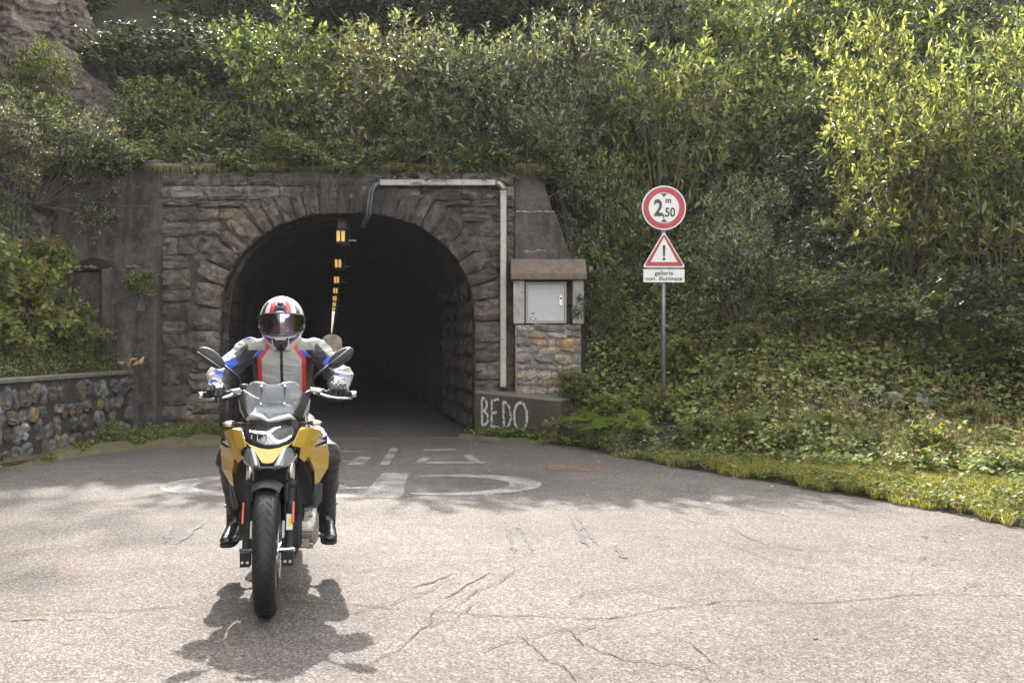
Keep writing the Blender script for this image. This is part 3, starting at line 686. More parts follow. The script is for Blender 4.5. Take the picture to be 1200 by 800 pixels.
def at_len(s):
    i = max(0, min(len(ringl) - 2, int(np.searchsorted(ringl, s)) - 1)); t = (s - ringl[i]) / (ringl[i + 1] - ringl[i])
    a, b = ringc[i], ringc[i + 1]; dx, dz = b[0] - a[0], b[1] - a[1]; L = math.hypot(dx, dz)
    return a[0] + dx * t, a[1] + dz * t, dx / L, dz / L
s = .02
while s < Ltot - .05:
    x, z, dx, dz = at_len(s); straight = abs(dz) > .97
    L = rr.uniform(.26, .38) if straight else rr.uniform(.17, .30)
    L = min(L, Ltot - s)
    x, z, dx, dz = at_len(s + L / 2)
    th = .48 + (rr.uniform(-.05, .04)); ox, oz = -dz, dx           # outward
    cxn, czn = x + ox * th / 2, z + oz * th / 2
    # block: local x = radial, local z = along
    ang = math.atan2(-dx, -dz) if False else -math.atan2(oz, ox)
    put_stone(S_portal, por, loc((cxn, PY + .01, czn)), (th * .97, rr.uniform(.075, .12), L * (.99 if straight else 1.12) - .02), ang, 0, rr)
    s += L
# rubble courses beside and above the ring
outer = arch_curve(120, .44)
def in_ring(x, z):
    if z < ZS: return abs(x - TC) < TH + .44
    u = abs(x - TC) / (TH + .44); w = (z - ZS) / (RISE + .44); return u ** PE + w ** PE < 1
z = 0.0
while z < 3.62:
    h = rr.uniform(.19, .33); h = min(h, 3.66 - z)
    if h < .12: break
    x = X0
    while x < X1 - .08:
        w = rr.uniform(.24, .55)
        if x + w > X1 - .12: w = X1 - x
        cxn = x + w / 2; czn = z + h / 2
        if not in_ring(cxn, czn):
            hh = h * rr.uniform(.9, 1.02)
            put_stone(S_portal, por, loc((cxn, PY + .02, czn + rr.uniform(-.015, .015))), (w - .02, rr.uniform(.055, .085), hh - .018), R(rr.uniform(-4, 4)), 0, rr)
        x += w
    z += h
for zc, hh in ((3.76, .22), (3.985, .21)):
    x = X0
    while x < X1 - .1:
        w = rr.uniform(.35, .8)
        if x + w > X1 - .2: w = X1 - x
        put_stone(S_top, por, loc((x + w / 2, PY + .02, zc)), (w - .02, rr.uniform(.06, .09), hh - .015), R(rr.uniform(-1.5, 1.5)), 0, rr); x += w
# concrete wall to the left of the portal, lower slab standing proud
def cwall(name, solids, label, cat='wall', group=None):
    root = empty(name, (solids[0][1][0], PY, 0), 0, label, cat, group)
    ox = root.location.x
    for nm, c, d, mat in solids:
        mb = MB(); nxs = max(2, int(d[0] / .12)); nzs = max(2, int(d[2] / .12))
        b = bmesh.new(); bmesh.ops.create_grid(b, x_segments=nxs, y_segments=nzs, size=.5)
        me = bpy.data.meshes.new(nm)
        bx_ = MB().box((c[0] - ox, c[1] - PY, c[2]), d); b.free(); o = bx_.obj(nm, mat, root, bevel=.02)
    return root
lw_ = cwall('concrete_wall', [('upper_slab', (-6.3, PY + .22, 3.42), (1.72, .40, 1.72), M['concrete_dark']), ('middle_slab', (-6.3, PY + .235, 1.28), (1.70, .38, 2.55), M['concrete_dark']), ('lower_slab', (-5.86, PY + .02, 1.28), (.84, .62, 2.56), M['concrete_dark'])], 'dark streaked concrete wall left of the stone portal, above the low stone wall')
for nm, zz, x0, x1 in (('pour_joint', 3.57, -7.1, -5.46),):
    m_ = MB(); ribbon(m_, densify([(x0, 0), (x1, 0)], 30, .01, 5, 2), .008, 0, False)
    m_.v = [(a + 6.3, 0.012 + 0 * c, zz + b * 1.2) for a, b, c in m_.v]; m_.obj(nm, M['conc_brown'], lw_)
m_ = MB(); rr = random.Random(5)
for i in range(11): 
    r_ = rr.uniform(.015, .04); m_.ell((-.25 + rr.uniform(-.1, .9), -.26 + rr.uniform(-.03, .1), 2.57 + r_ * .6), (r_ * 1.3, r_, r_ * .8), None, 7, 5)
m_.obj('loose_debris', M['looserock'], lw_)['kind'] = 'stuff'
m_ = MB(); m_.prism([(-.52, 2.57), (-.40, 2.70), (-.22, 2.76), (-.02, 2.72), (.12, 2.62), (.2, 2.56)], 'y', -.04, -.012); m_.obj('hole_shade_plate', M['crack'], lw_)  # flat dark plate stands in for the shade inside the hole
# right wing wall with its sloping end
rw = empty('wing_wall', (.04, PY, 0), 0, 'dark concrete wing wall with sloping end right of the portal, behind the meter cabinet', 'wall')
MB().prism([(0.003, .3), (1.25, .3), (.93, 2.6), (.62, 3.47), (0.003, 3.47)], 'y', -.06, .4).obj('lower_slab', M['concrete_dark'], rw, bevel=.015)
MB().prism([(0.003, 3.474), (.60, 3.474), (.42, 4.05), (0.003, 4.12)], 'y', .04, .4).obj('upper_slab', M['concrete_dark'], rw, bevel=.02)
m_ = MB(); ribbon(m_, densify([(.02, 0), (.62, 0)], 20, .01, 6, 4), .012, 0, False); m_.v = [(a, -.066, 3.465 + b) for a, b, c in m_.v]; m_.obj('lit_ledge_edge', M['conc_light'], rw)  # pale strip paints the lit edge of the ledge
for (a, b, zz) in ((.15, .50, 2.86),):
    m_ = MB(); ribbon(m_, densify([(a, 0), (b, 0)], 20, .02, 6, 4), .014, 0, True); m_.v = [(x, -.064 - .001 * (zz > 2.83), zz + y_) for x, y_, c in m_.v]; m_.obj('lime_streak', M['conc_light'], rw)

# ------------------------------------------------------------------ low retaining wall on the left
rt = empty('retaining_wall', (-5.8, 11, 0), 0, 'low rubble stone retaining wall with concrete coping along the left road edge', 'wall')
MB().box((-.16, -1.2, .47), (.30, 11.4, .98)).obj('mortar_core', M['rubble_mortar'], rt)
y = -6.9; 
while y < 4.4:
    L = 1.9 if y + 1.9 < 4.4 else 4.45 - y
    MB().box((-.165, y + L / 2, .985), (.36, L - .012, .06)).obj('coping_slab', M['coping'], rt, bevel=.012); y += L
rr = random.Random(21)
rows = [(.02, .22), (.23, .24), (.46, .22), (.67, .24)]
for zi, (z0, h) in enumerate(rows):
    y = -6.8 + rr.uniform(0, .2)
    while y < 4.3:
        w = rr.uniform(.12, .32); hh = h * rr.uniform(.6, 1.1)
        if rr.random() < .86:
            put_stone(S_rub, rt, (-.02, y + w / 2, z0 + h / 2 + rr.uniform(-.03, .03)), (w * rr.uniform(.85, 1.06), rr.uniform(.035, .075), hh), R(rr.uniform(-24, 24)), R(90), rr)
        y += w + rr.uniform(.0, .05)

# ------------------------------------------------------------------ graffiti block and mossy step
blk = empty('concrete_block', (0, 14.9, 0), 0, 'sooty concrete block painted BEDO at the right foot of the portal', 'block')
A_, B_ = Vector((-.58, 15.36 - 14.9, 0)), Vector((.66, 14.28 - 14.9, 0))
top = [(A_.x, A_.y, .67), (B_.x, B_.y, .60), (B_.x + .28, B_.y + .5, .62), (.85, .58, .68), (-.58, .58, .70)]
mb = MB(); nb = len(top); mb.add([(a, b, -.03) for a, b, c in top] + top, [tuple(range(nb, 2 * nb))] + [(i, (i + 1) % nb, nb + (i + 1) % nb, nb + i) for i in range(nb)]); 
mb.mi[0] = 1; mb.obj('block_body', [M['conc_block'], M['conc_blocktop']], blk, bevel=.018)
dv = (B_ - A_); Ld = dv.length; dv.normalize(); nv = Vector((dv.y, -dv.x, 0))
# letters as brushed strokes on the front face: (u along face from A, height)
def gstroke(mb, pl, w=.016, lift=.004):
    vs = []
    for i, (u, z) in enumerate(pl):
        a = pl[max(i - 1, 0)]; b = pl[min(i + 1, len(pl) - 1)]; du, dz = b[0] - a[0], b[1] - a[1]; L = math.hypot(du, dz) or 1
        for sgn in (1, -1):
            uu, zz = u - dz / L * w * sgn, z + du / L * w * sgn; p = A_ + dv * uu + nv * lift; vs.append((p.x, p.y, zz))
    mb.add(vs, [(2 * i, 2 * i + 1, 2 * i + 3, 2 * i + 2) for i in range(len(pl) - 1)])
def arcs(cu, cz, ru, rz, a0, a1, n=12): return [(cu + ru * math.cos(R(a0 + (a1 - a0) * i / n)), cz + rz * math.sin(R(a0 + (a1 - a0) * i / n))) for i in range(n + 1)]
GL = {
 'B': [[(.16, .60), (.165, .17)], arcs(.165, .49, .10, .10, 90, -90), arcs(.165, .285, .13, .11, 90, -90)],
 'E': [[(.37, .57), (.36, .16)], [(.36, .56), (.51, .58)], [(.36, .37), (.48, .38)], [(.35, .17), (.51, .155)]],
 'D': [[(.60, .55), (.61, .14)], arcs(.60, .345, .15, .205, 90, -90)],
 'O': [arcs(.94, .34, .125, .21, 95, 455, 22)],
}
k_ = 0
for ch, strokes in GL.items():
    m_ = MB()
    for j, st in enumerate(strokes): gstroke(m_, st, .021 if ch != 'O' else .024, .004 + .0012 * j)
    k_ += 1; m_.obj('painted_letter', M['graffiti'], blk)
st_ = empty('mossy_step', (1.0, 13.95, 0), 0, 'small moss covered concrete step beside the BEDO block, half under leaves', 'step')
MB().prism([(-.62, .28), (.1, -.25), (.45, .25), (-.1, .6)], 'z', -.02, .30).obj('step_body', M['conc_mossy'], st_, bevel=.05, seg=3)

# ------------------------------------------------------------------ meter cabinet
cab = empty('meter_cabinet', (.5, 15.1, .62), 0, 'white metal meter cabinet in a concrete frame on a rubble stone base, beside the portal', 'cabinet')
# local: x -.52...62, y 0 is the front, z 0 at .62
MB().box((.05, .20, .54), (1.00, .36, 1.09)).obj('base_mortar', M['box_mortar'], cab)
rr = random.Random(9); zz = .0
for h in (.15, .10, .14, .09, .16, .11, .13, .09, .12):
    x = -.44
    while x < .53:
        w = rr.choice((.10, .13, .17, .22, .28, .33)) * rr.uniform(.9, 1.1)
        if x + w > .45: w = .55 - x
        put_stone(S_box, cab, (x + w / 2, .03, zz + h / 2 + rr.uniform(-.01, .01)), (w - .022, rr.uniform(.03, .055), h * rr.uniform(.68, 1.04) - .012), R(rr.uniform(-9, 9)), 0, rr); x += w
    zz += h
MB().box((-.395, .20, 1.43), (.17, .40, .66)).obj('concrete_post', M['conc_light'], cab, bevel=.012)
MB().box((.505, .20, 1.43), (.17, .40, .66)).obj('concrete_post', M['conc_light'], cab, bevel=.012)
MB().box((.055, .36, 1.43), (.73, .06, .66)).obj('back_panel', M['conc_brown'], cab)
MB().prism([(-.10, 1.765), (-.10, 1.86), (.20, 2.10), (.42, 2.10), (.42, 1.765)], 'x', -.52, .63).obj('roof_slab', M['conc_brown'], cab, bevel=.012)
fr = MB()
for c, d in (((.02, .10, 1.125), (.62, .05, .03)), ((.02, .10, 1.725), (.62, .05, .03)), ((-.275, .10, 1.425), (.03, .05, .57)), ((.315, .10, 1.425), (.03, .05, .57))): fr.box(c, d)
fr.obj('door_frame', M['door_frame'], cab, bevel=.003)
dr = MB().box((.02, .105, 1.425), (.553, .03, .563)).obj('door', M['door_white'], cab, bevel=.004)
hd = MB().box((.245, .083, 1.46), (.05, .014, .16)).obj('lock_plate', M['alu'], dr, bevel=.003)
MB().lathe([(0.0001, -.012), (.014, -.012), (.016, 0), (.016, .006)], 14, 'y', (.247, .074, 1.49)).obj('lock', M['sign_black'], dr, True)
for (x, z_, nm) in ((-.18, 1.26, 'amber'), (.09, 1.165, 'grey')):
    MB().lathe([(0.0001, -.004), (.016, -.004), (.016, .004)], 12, 'y', (x, .087, z_)).obj('rivet', M['alu'] if nm == 'grey' else M['conc_brown'], dr)
m_ = MB().prism([(-.235, 1.165), (-.12, 1.165), (-.15, 1.205), (-.19, 1.21), (-.22, 1.20)], 'y', .0855, .0885); m_.obj('sticker', M['sign_red'], dr)
m_ = MB().prism([(-.215, 1.172), (-.14, 1.172), (-.16, 1.192), (-.20, 1.198)], 'y', .0845, .0853); m_.obj('sticker', M['sign_white'], dr)

# ------------------------------------------------------------------ cable duct
duct = empty('cable_duct', (-.12, PY - .13, 0), 0, 'galvanised steel cable duct running over the arch and down to the block', 'duct')
zt = 1.4 + (404 - 214.5) / 1167 * 15.4; xl = -2.04; xr = -.135
MB().box(((xl + xr - .12) / 2 + .12, 0, zt), (xr - .12 - xl, .09, .095)).obj('horizontal_duct', M['galv'], duct, bevel=.012)
for xx in (-1.55, -.75): MB().box((xx + .12, -.003, zt), (.02, .104, .108)).obj('joint_band', M['galv'], duct, bevel=.004)
m_ = MB(); pts = [(xr + .12 - .12, zt)] + [(xr + .12 - .12 + .12 * math.sin(R(a)), zt - .12 + .12 * math.cos(R(a))) for a in (22, 45, 67, 90)]
m_.tube([(a, 0, b) for a, b in pts], [.05] * len(pts), 4 * 3); m_.obj('elbow', M['galv'], duct, True)
MB().box((xr + .12, 0, (zt - .12 + .75) / 2), (.10, .09, zt - .12 - .75)).obj('vertical_duct', M['galv'], duct, bevel=.012)
for zz in (zt - .15, 2.35, 1.5): MB().box((xr + .12, -.003, zz), (.112, .104, .02)).obj('joint_band', M['galv'], duct, bevel=.004)
for k in range(2):
    of = .045 * k
    m_ = MB(); m_.tube([(xl + .12 + .02, -.02 + of * .6, zt), (xl + .12 - .08 + of * .5, -.02, zt - .02 - of * .4), (xl + .12 - .15 + of, -.02, zt - .12), (xl + .12 - .18 + of, 0, zt - .3), (xl + .12 - .20 + of, .03, zt - .48), (xl + .12 - .26 + of, .16, zt - .56), (xl + .12 - .36 + of, .5, zt - .62)], .018, 8); m_.obj('flexible_conduit', M['cable'], duct, True)
for k in range(3):
    m_ = MB(); x_ = xr + .12 - .03 + .03 * k; m_.tube([(x_, 0, .80), (x_, 0, .74), (x_ + .02 * (k - 1), -.02, .685)], .011, 6); m_.obj('cable_end', M['sign_black'], duct, True)

# ------------------------------------------------------------------ tunnel lamps
def make_lamp(amber):
    r = empty('tunnel_lamp')
    MB().box((0, 0, 0), (.17, .5, .24)).obj('housing', M['lamp_body'], r, bevel=.01)
    for sx in (-1, 1): MB().box((sx * .04, -.256, 0), (.055, .012, .17)).obj('lamp_panel', M['lamp_amber'] if amber else M['lamp_white'], r, bevel=.004)
    MB().box((.10, .0, .12), (.035, .05, .20)).obj('hanger', M['lamp_body'], r)
    MB().box((.16, .0, -.05), (.13, .03, .02)).obj('cable_hook', M['alu'], r)
    return r
protoA = make_lamp(True); protoW = make_lamp(False)
ordw = ['nearest and largest of the row', 'second from the tunnel mouth', 'third from the tunnel mouth', 'fourth from the tunnel mouth', 'fifth from the tunnel mouth', 'sixth from the tunnel mouth', 'seventh from the tunnel mouth', 'eighth from the tunnel mouth']
for i in range(24):
    y = 16.9 + i * 5.6; src = protoA if i < 7 else protoW
    if i in (0, 7): o = src
    else:
        o = src.copy(); COL.objects.link(o)
        for ch in src.children: c = ch.copy(); COL.objects.link(c); c.parent = o
    o.location = (TC - .05 + SK * (y - PY), y, 3.22)
    if i < 8: props(o, ('amber' if i < 7 else 'pale') + ' ceiling lamp inside the tunnel, ' + ordw[i], 'lamp', 'lamps along the tunnel crown')
    else: props(o, 'tiny pale ceiling lamp deep inside the tunnel, beyond the amber ones', 'lamp', 'lamps along the tunnel crown')
jb = empty('junction_box', (TC - .02 + SK * 1.0, PY + .75, 3.36), 0, 'small grey junction box under the tunnel crown just before the nearest lamp', 'junction box')
MB().box((0, 0, 0), (.16, .18, .15)).obj('box_body', M['lamp_body'], jb, bevel=.008)
MB().box((0, -.095, -.01), (.12, .012, .10)).obj('box_lid', M['cable'], jb, bevel=.004)
# bank seen through the far mouth
fb = []
for i in range(15):
    for j in range(9):
        x = -40 + i * 4 + 0.0; y = 205 + j * 3
        fb.append((x - 15, y, -.03 + j * 1.6 + .9 * mnoise.noise((x * .2, y * .2, 0))))
fm = MB().add(fb, [(i * 9 + j, (i + 1) * 9 + j, (i + 1) * 9 + j + 1, i * 9 + j + 1) for i in range(14) for j in range(8)])
props(fm.obj('far_bank', M['distbank'], None, True), kind='structure')

# ------------------------------------------------------------------ road signs
sg = empty('road_sign', (2.03, 13.3, float(hill_h(2.03, 13.3)) - .05), R(1), 'grey post with a round 2,50 m limit sign, warning triangle and white text plate', 'road sign')
zb = sg.location.z; sc_ = 13.3 / 1167
def sz(py): return 1.4 + (404 - py) * sc_ - zb
MB().lathe([(0.0001, -.2), (.03, -.2), (.03, sz(219)), (.0001, sz(219))], 16, 'z', (0, .05, 0)).obj('pole', M['steel_pole'], sg, True)
def disc(name, r, y, mat, par, zc, t=.003, n=48, x=0): return MB().lathe([(0.0001, -t / 2), (r, -t / 2), (r, t / 2), (0.0001, t / 2)], n, 'y', (x, y, zc)).obj(name, mat, par)
zc = sz(243.5)
rs = disc('round_plate', .296, 0, M['sign_white'], sg, zc, .02); 
MB().lathe([(.278, -.002), (.205, -.002), (.205, .002), (.278, .002)], 48, 'y', (0, -.012, zc), closed=True).obj('red_ring', M['sign_red'], rs)
def text(body, size, x, z_, y, mat, par, off=0.0, name='lettering', sx=1.0, align='CENTER'):
    cu = bpy.data.curves.new(name, 'FONT'); cu.body = body; cu.size = size; cu.extrude = .0012; cu.offset = off; cu.align_x = align; cu.align_y = 'CENTER'
    cu.materials.append(mat); o = bpy.data.objects.new(name, cu); COL.objects.link(o); o.parent = par
    bpy.context.view_layer.update(); me = bpy.data.meshes.new_from_object(o); bpy.data.objects.remove(o)
    o = link(name, me, par); o.location = (x, y, z_); o.rotation_euler = (R(90), 0, 0); o.scale = (sx, 1, 1); return o
text('2', .30, -.075, zc - .012, -.0125, M['sign_black'], rs, .009, sx=.82); text('m', .11, .058, zc + .098, -.0125, M['sign_black'], rs, .003)
text(',50', .165, .065, zc - .065, -.0125, M['sign_black'], rs, .004, sx=.85)
for zz, d in ((zc + .192, -1), (zc - .192, 1)):
    MB().prism([(-.045, zz), (.045, zz), (0, zz + d * .05)], 'y', -.0135, -.0105).obj('arrow_mark', M['sign_black'], rs)
def rtri(cx, cz, hw, h, rad, n=6):
    c = [(-hw, 0), (hw, 0), (0, h)]; out = []
    for i in range(3):
        p, a, b = Vector(c[i]), Vector(c[i - 1]), Vector(c[(i + 1) % 3])
        u = (a - p).normalized(); v = (b - p).normalized()
        for k in range(n + 1):
            t = k / n; out.append((cx + (p + u * rad * (1 - t) ** 2 * 1.6 + v * rad * t ** 2 * 1.6).x, cz + (p + u * rad * (1 - t) ** 2 * 1.6 + v * rad * t ** 2 * 1.6).y))
    return out
z0 = sz(313.5); H_ = (313.5 - 271) * sc_; HW = 24 * sc_
tp = MB().prism(rtri(0, z0, HW * 1.06, H_, .03), 'y', -.01, .01).obj('triangle_plate', M['sign_white'], sg)
o_ = rtri(0, z0 + .02, HW * .975, H_ - .045, .03); i_ = rtri(0, z0 + .075, HW * .66, H_ - .155, .008)
n = len(o_); m_ = MB().add([(a, -.0125, b) for a, b in o_] + [(a, -.0125, b) for a, b in i_], [(i, (i + 1) % n, n + (i + 1) % n, n + i) for i in range(n)]); m_.obj('red_border', M['sign_red'], tp)
MB().prism([(-.019, z0 + .285), (-.012, z0 + .30), (.012, z0 + .30), (.019, z0 + .285), (.010, z0 + .145), (-.010, z0 + .145)], 'y', -.014, -.0105).obj('exclamation_bar', M['sign_black'], tp)
disc('exclamation_dot', .018, -.0122, M['sign_black'], tp, z0 + .115)
pz = sz(323); pl_ = MB().box((0, 0, pz), (48.5 * sc_, .016, 15.5 * sc_)).obj('text_plate', M['sign_white'], sg, bevel=.006)
for a, b in (((0, -.009, pz + 7.3 * sc_), (.535, .006, .006)), ((0, -.009, pz - 7.3 * sc_), (.535, .006, .006))): MB().box(a, b).obj('plate_rim', M['alu'], pl_)
text('gallerie', .078, 0, pz + .034, -.0095, M['sign_black'], pl_, .0012, sx=1.12); text('non  illuminate', .078, 0, pz - .040, -.0095, M['sign_black'], pl_, .0012, sx=1.05)
for zz in (zc, z0 + .12, pz): MB().box((0, .035, zz), (.09, .05, .03)).obj('clamp', M['alu'], sg, bevel=.004)
# ------------------------------------------------------------------ vegetation
def unit(a): return a / np.maximum(1e-9, np.linalg.norm(a, axis=-1, keepdims=True))
def leaf_arrays(pos, d, nrm, L, Wd, fold=.12, mid=.45, droop=.12):
    n = len(pos); L = np.broadcast_to(L, (n,))[:, None]; Wd = np.broadcast_to(Wd, (n,))[:, None]
    d = unit(d); s = unit(np.cross(d, nrm)); up = unit(np.cross(s, d))
    m = pos + d * L * mid - up * L * fold * .5
    V = np.stack([pos, m + s * Wd / 2 + up * L * fold, m, m - s * Wd / 2 + up * L * fold, pos + d * L - up * L * droop], 1).reshape(-1, 3)
    b = (np.arange(n) * 5)[:, None]
    F = np.concatenate([b + np.array([[0, 2, 1]]), b + np.array([[0, 3, 2]]), b + np.array([[1, 2, 4]]), b + np.array([[2, 3, 4]])], 0)
    return V, F
def round_leaf(pos, d, nrm, L, Wd, cup=.15):
    """lobed round leaf: 7 rim points round a centre"""
    n = len(pos); L = np.broadcast_to(L, (n,))[:, None]; Wd = np.broadcast_to(Wd, (n,))[:, None]
    d = unit(d); s = unit(np.cross(d, nrm)); up = unit(np.cross(s, d)); pts = [pos + d * L * .45]
    K = 8
    for k in range(K):
        a = math.pi + 2 * math.pi * (k + .5) / K * 1.0
        pts.append(pos + d * L * (.5 + .5 * math.cos(a)) + s * Wd * .5 * math.sin(a) + up * L * cup * (1 + .5 * ((k % 2) * 2 - 1)))
    V = np.stack(pts, 1).reshape(-1, 3); b = (np.arange(n) * (K + 1))[:, None]
    F = np.concatenate([b + np.array([[0, 1 + k, 1 + (k + 1) % K]]) for k in range(K)], 0)
    return V, F
def rnd_unit(g, n): return unit(g.normal(size=(n, 3)))
def stems_mesh(paths, mat, name='stems', n=5):
    mb = MB()
    for pts, r0, r1 in paths:
        k = len(pts); mb.tube(pts, [r0 + (r1 - r0) * i / (k - 1) for i in range(k)], n, 0, False)
    return mb.mesh(name, mat, fix=False)
def bush_proto(seed, H, Rd, twigs, per, LL, LW, mat, tlen=.38, lumps=26, base_clear=.06, up=.35, stem_r=.022, fill=.3):
    """returns (crown mesh, stems mesh); origin at the foot"""
    g = np.random.default_rng(seed)
    th = g.uniform(0, 2 * math.pi, lumps); rr_ = np.sqrt(g.uniform(.1, 1, lumps)) * Rd * .80; zz = H * g.uniform(base_clear + .08, .88, lumps)
    shrink = 1 - .55 * np.clip((zz / H - .45) / .55, 0, 1)
    C = np.stack([np.cos(th) * rr_ * shrink, np.sin(th) * rr_ * shrink, zz], 1); lr = g.uniform(.17, .34, lumps) * Rd
    C = np.vstack([C, [[0, 0, H * .5]]]); lr = np.append(lr, Rd * .35)
    w = lr ** 2; li = g.choice(len(C), twigs, p=w / w.sum())
    dirs = rnd_unit(g, twigs); dirs[:, 2] = dirs[:, 2] * .8 + .18; dirs = unit(dirs)
    rad = lr[li] * np.where(g.uniform(size=twigs) < fill, g.uniform(.45, .95, twigs), g.uniform(.85, 1.12, twigs))
    P0 = C[li] + dirs * rad[:, None] * np.array([1, 1, .85])
    P0[:, 2] = np.maximum(P0[:, 2], H * base_clear * g.uniform(.3, 1, twigs))
    tdir = unit(dirs * .8 + np.array([0, 0, up]) + g.normal(size=(twigs, 3)) * .3)
    tl = tlen * g.uniform(.55, 1.25, twigs)
    T = np.repeat(np.arange(twigs), per); fr = np.tile(np.linspace(.08, 1, per), twigs) + g.uniform(-.05, .05, twigs * per)
    side = np.tile(np.where(np.arange(per) % 2 == 0, 1.0, -1.0), twigs)
    px_ = unit(np.cross(tdir, g.normal(size=(twigs, 3))))[T]; py_ = np.cross(tdir[T], px_)
    ang = fr * 7 + g.uniform(0, 6.28, twigs)[T]
    lat = (px_ * np.cos(ang)[:, None] + py_ * np.sin(ang)[:, None]) * side[:, None]
    droop = np.array([0, 0, -.10])
    pos = P0[T] + tdir[T] * (tl[T] * fr)[:, None] + droop * (fr ** 2)[:, None] * tl[T][:, None]
    ld = unit(tdir[T] * .65 + lat * .8 + g.normal(size=pos.shape) * .18)
    nr_ = unit(np.array([0, 0, 1.0]) + g.normal(size=pos.shape) * .55 + dirs[T] * .4)
    Ls = LL * g.uniform(.6, 1.25, len(pos)); Ls = Ls * (1 - .25 * fr)
    V, F = leaf_arrays(pos, ld, nr_, Ls, Ls * (LW / LL))
    crown = npmesh('crown', V, F, mat, 3)
    paths = []
    for i, c in enumerate(C):
        b0 = Vector((g.normal() * .06, g.normal() * .06, -.25)); e = Vector(c); mid = b0.lerp(e, .5) + Vector((g.normal(), g.normal(), .5)) * .12 * Rd * .5
        q1 = b0.lerp(mid, .5) + Vector((g.normal(), g.normal(), 0)) * .04; q2 = mid.lerp(e, .5) + Vector((g.normal(), g.normal(), 0)) * .05
        paths.append(([b0, q1, mid, q2, e], stem_r * g.uniform(.6, 1.2), .006))
    sel = g.choice(twigs, min(twigs, 260), replace=False)
    for i in sel: 
        a = Vector(C[li[i]]); b_ = Vector(P0[i]); e = b_ + Vector(tdir[i]) * float(tl[i]); paths.append(([a.lerp(b_, .3), b_, e], .006, .0025))
    return crown, stems_mesh(paths, M['bark'], n=4)
PROTO = {
 'sparse': [bush_proto(11, 12, 3.4, 420, 9, .14, .08, M['leaf_dark'], .6, lumps=26, base_clear=.55, stem_r=.09, fill=.5)],
 'grey': [bush_proto(1, 2.6, 1.7, 560, 10, .150, .056, M['leaf_grey'], .34), bush_proto(2, 2.3, 1.5, 480, 10, .145, .054, M['leaf_grey'], .32)],
 'green': [bush_proto(3, 2.8, 1.6, 540, 10, .14, .070, M['leaf_green'], .30), bush_proto(4, 2.2, 1.4, 440, 10, .135, .066, M['leaf_green'], .28)],
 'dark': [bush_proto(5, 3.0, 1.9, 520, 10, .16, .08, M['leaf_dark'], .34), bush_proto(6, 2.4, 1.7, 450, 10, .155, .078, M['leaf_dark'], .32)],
 'bright': [bush_proto(7, 2.9, 1.6, 400, 11, .165, .060, M['leaf_bright'], .40, lumps=30, up=.5), bush_proto(8, 2.5, 1.4, 350, 11, .16, .058, M['leaf_bright'], .40, lumps=26, up=.5)],
 'bank': [bush_proto(9, .95, .62, 170, 8, .115, .078, M['leaf_bank'], .22, lumps=9), bush_proto(10, .8, .55, 140, 8, .105, .070, M['leaf_bank'], .2, lumps=8)],
}
def plant(kind, var, x, y, h, w, label, cat='bush', group=None, rz=None, z=None, name=None, tilt=(0, 0), sink=.12):
    crown, stems = PROTO[kind][var]
    H0 = {'sparse': (12,), 'grey': (2.6, 2.3), 'green': (2.8, 2.2), 'dark': (3.0, 2.4), 'bright': (2.9, 2.5), 'bank': (.95, .8)}[kind][var]
    R0 = {'sparse': (3.4,), 'grey': (1.7, 1.5), 'green': (1.6, 1.4), 'dark': (1.9, 1.7), 'bright': (1.6, 1.4), 'bank': (.62, .55)}[kind][var]
    zz = float(hill_h(x, y)) if z is None else z
    if kind != 'bank' and y > 12 and cat == 'bush':     # bush heights cut below the sun line so sun reaches road and crowns
        if 3.0 < x <= 5.0 and y < 16 and kind == 'bright': y0 = 8.6
        elif x > 5.0 and kind == 'bright' and y < 16: y0 = 6
        elif x > 3.0: y0 = 11.4 if y > 15.4 else 10.6
        else: y0 = 9.1 if y < 18.5 else 10.7
        h = max(.9, min(h, .885 * (y - y0) - zz + .1))
    r = empty(name or ('bush' if cat == 'bush' else cat.replace(' ', '_')), (x, y, zz - sink), 0, label, cat, group)
    r.rotation_euler = (tilt[0], tilt[1], random.uniform(0, 6.28) if rz is None else rz); r.scale = (w / 2 / R0, w / 2 / R0, h / H0)
    a = bpy.data.objects.new('crown', crown); COL.objects.link(a); a.parent = r
    b = bpy.data.objects.new('stems', stems); COL.objects.link(b); b.parent = r
    return r
P = plant
# above the portal, left to right
P('grey', 0, -1.9, 16.75, 3.2, 3.1, 'large grey green bush above the arch, left half of the big clump over the duct', z=4.1)
P('grey', 1, -.55, 16.5, 3.0, 3.0, 'large grey green bush above the arch, hanging over the horizontal cable duct', z=3.95)
P('grey', 0, .7, 16.8, 3.0, 2.7, 'grey green bush above the wing wall, right end of the clump over the portal', z=4.0, rz=1)
P('green', 0, -4.2, 17.1, 3.1, 2.7, 'mid green bush above the left shoulder of the stone arch', z=4.35)
P('green', 1, -3.2, 18.9, 3.2, 2.6, 'mid green bush behind, between the left bush and the clump over the arch', z=5.6)
P('dark', 0, -2.8, 21.3, 3.6, 4.2, 'dark shaded bush high behind the clump over the arch, its left part')
P('dark', 1, .2, 21.8, 3.6, 4.4, 'dark shaded bush high behind the clump over the arch, its right part')
P('dark', 1, -5.9, 19.4, 3.2, 3.4, 'dark green bush at the top left beside the bare rock face')
P('green', 1, -6.1, 17.3, 1.5, 2.0, 'small green bush on the ledge between rock face and arch', z=4.7)
P('bright', 1, -5.3, 16.35, .75, 1.0, 'little yellow green shrub on the left edge of the wall top', z=4.25)
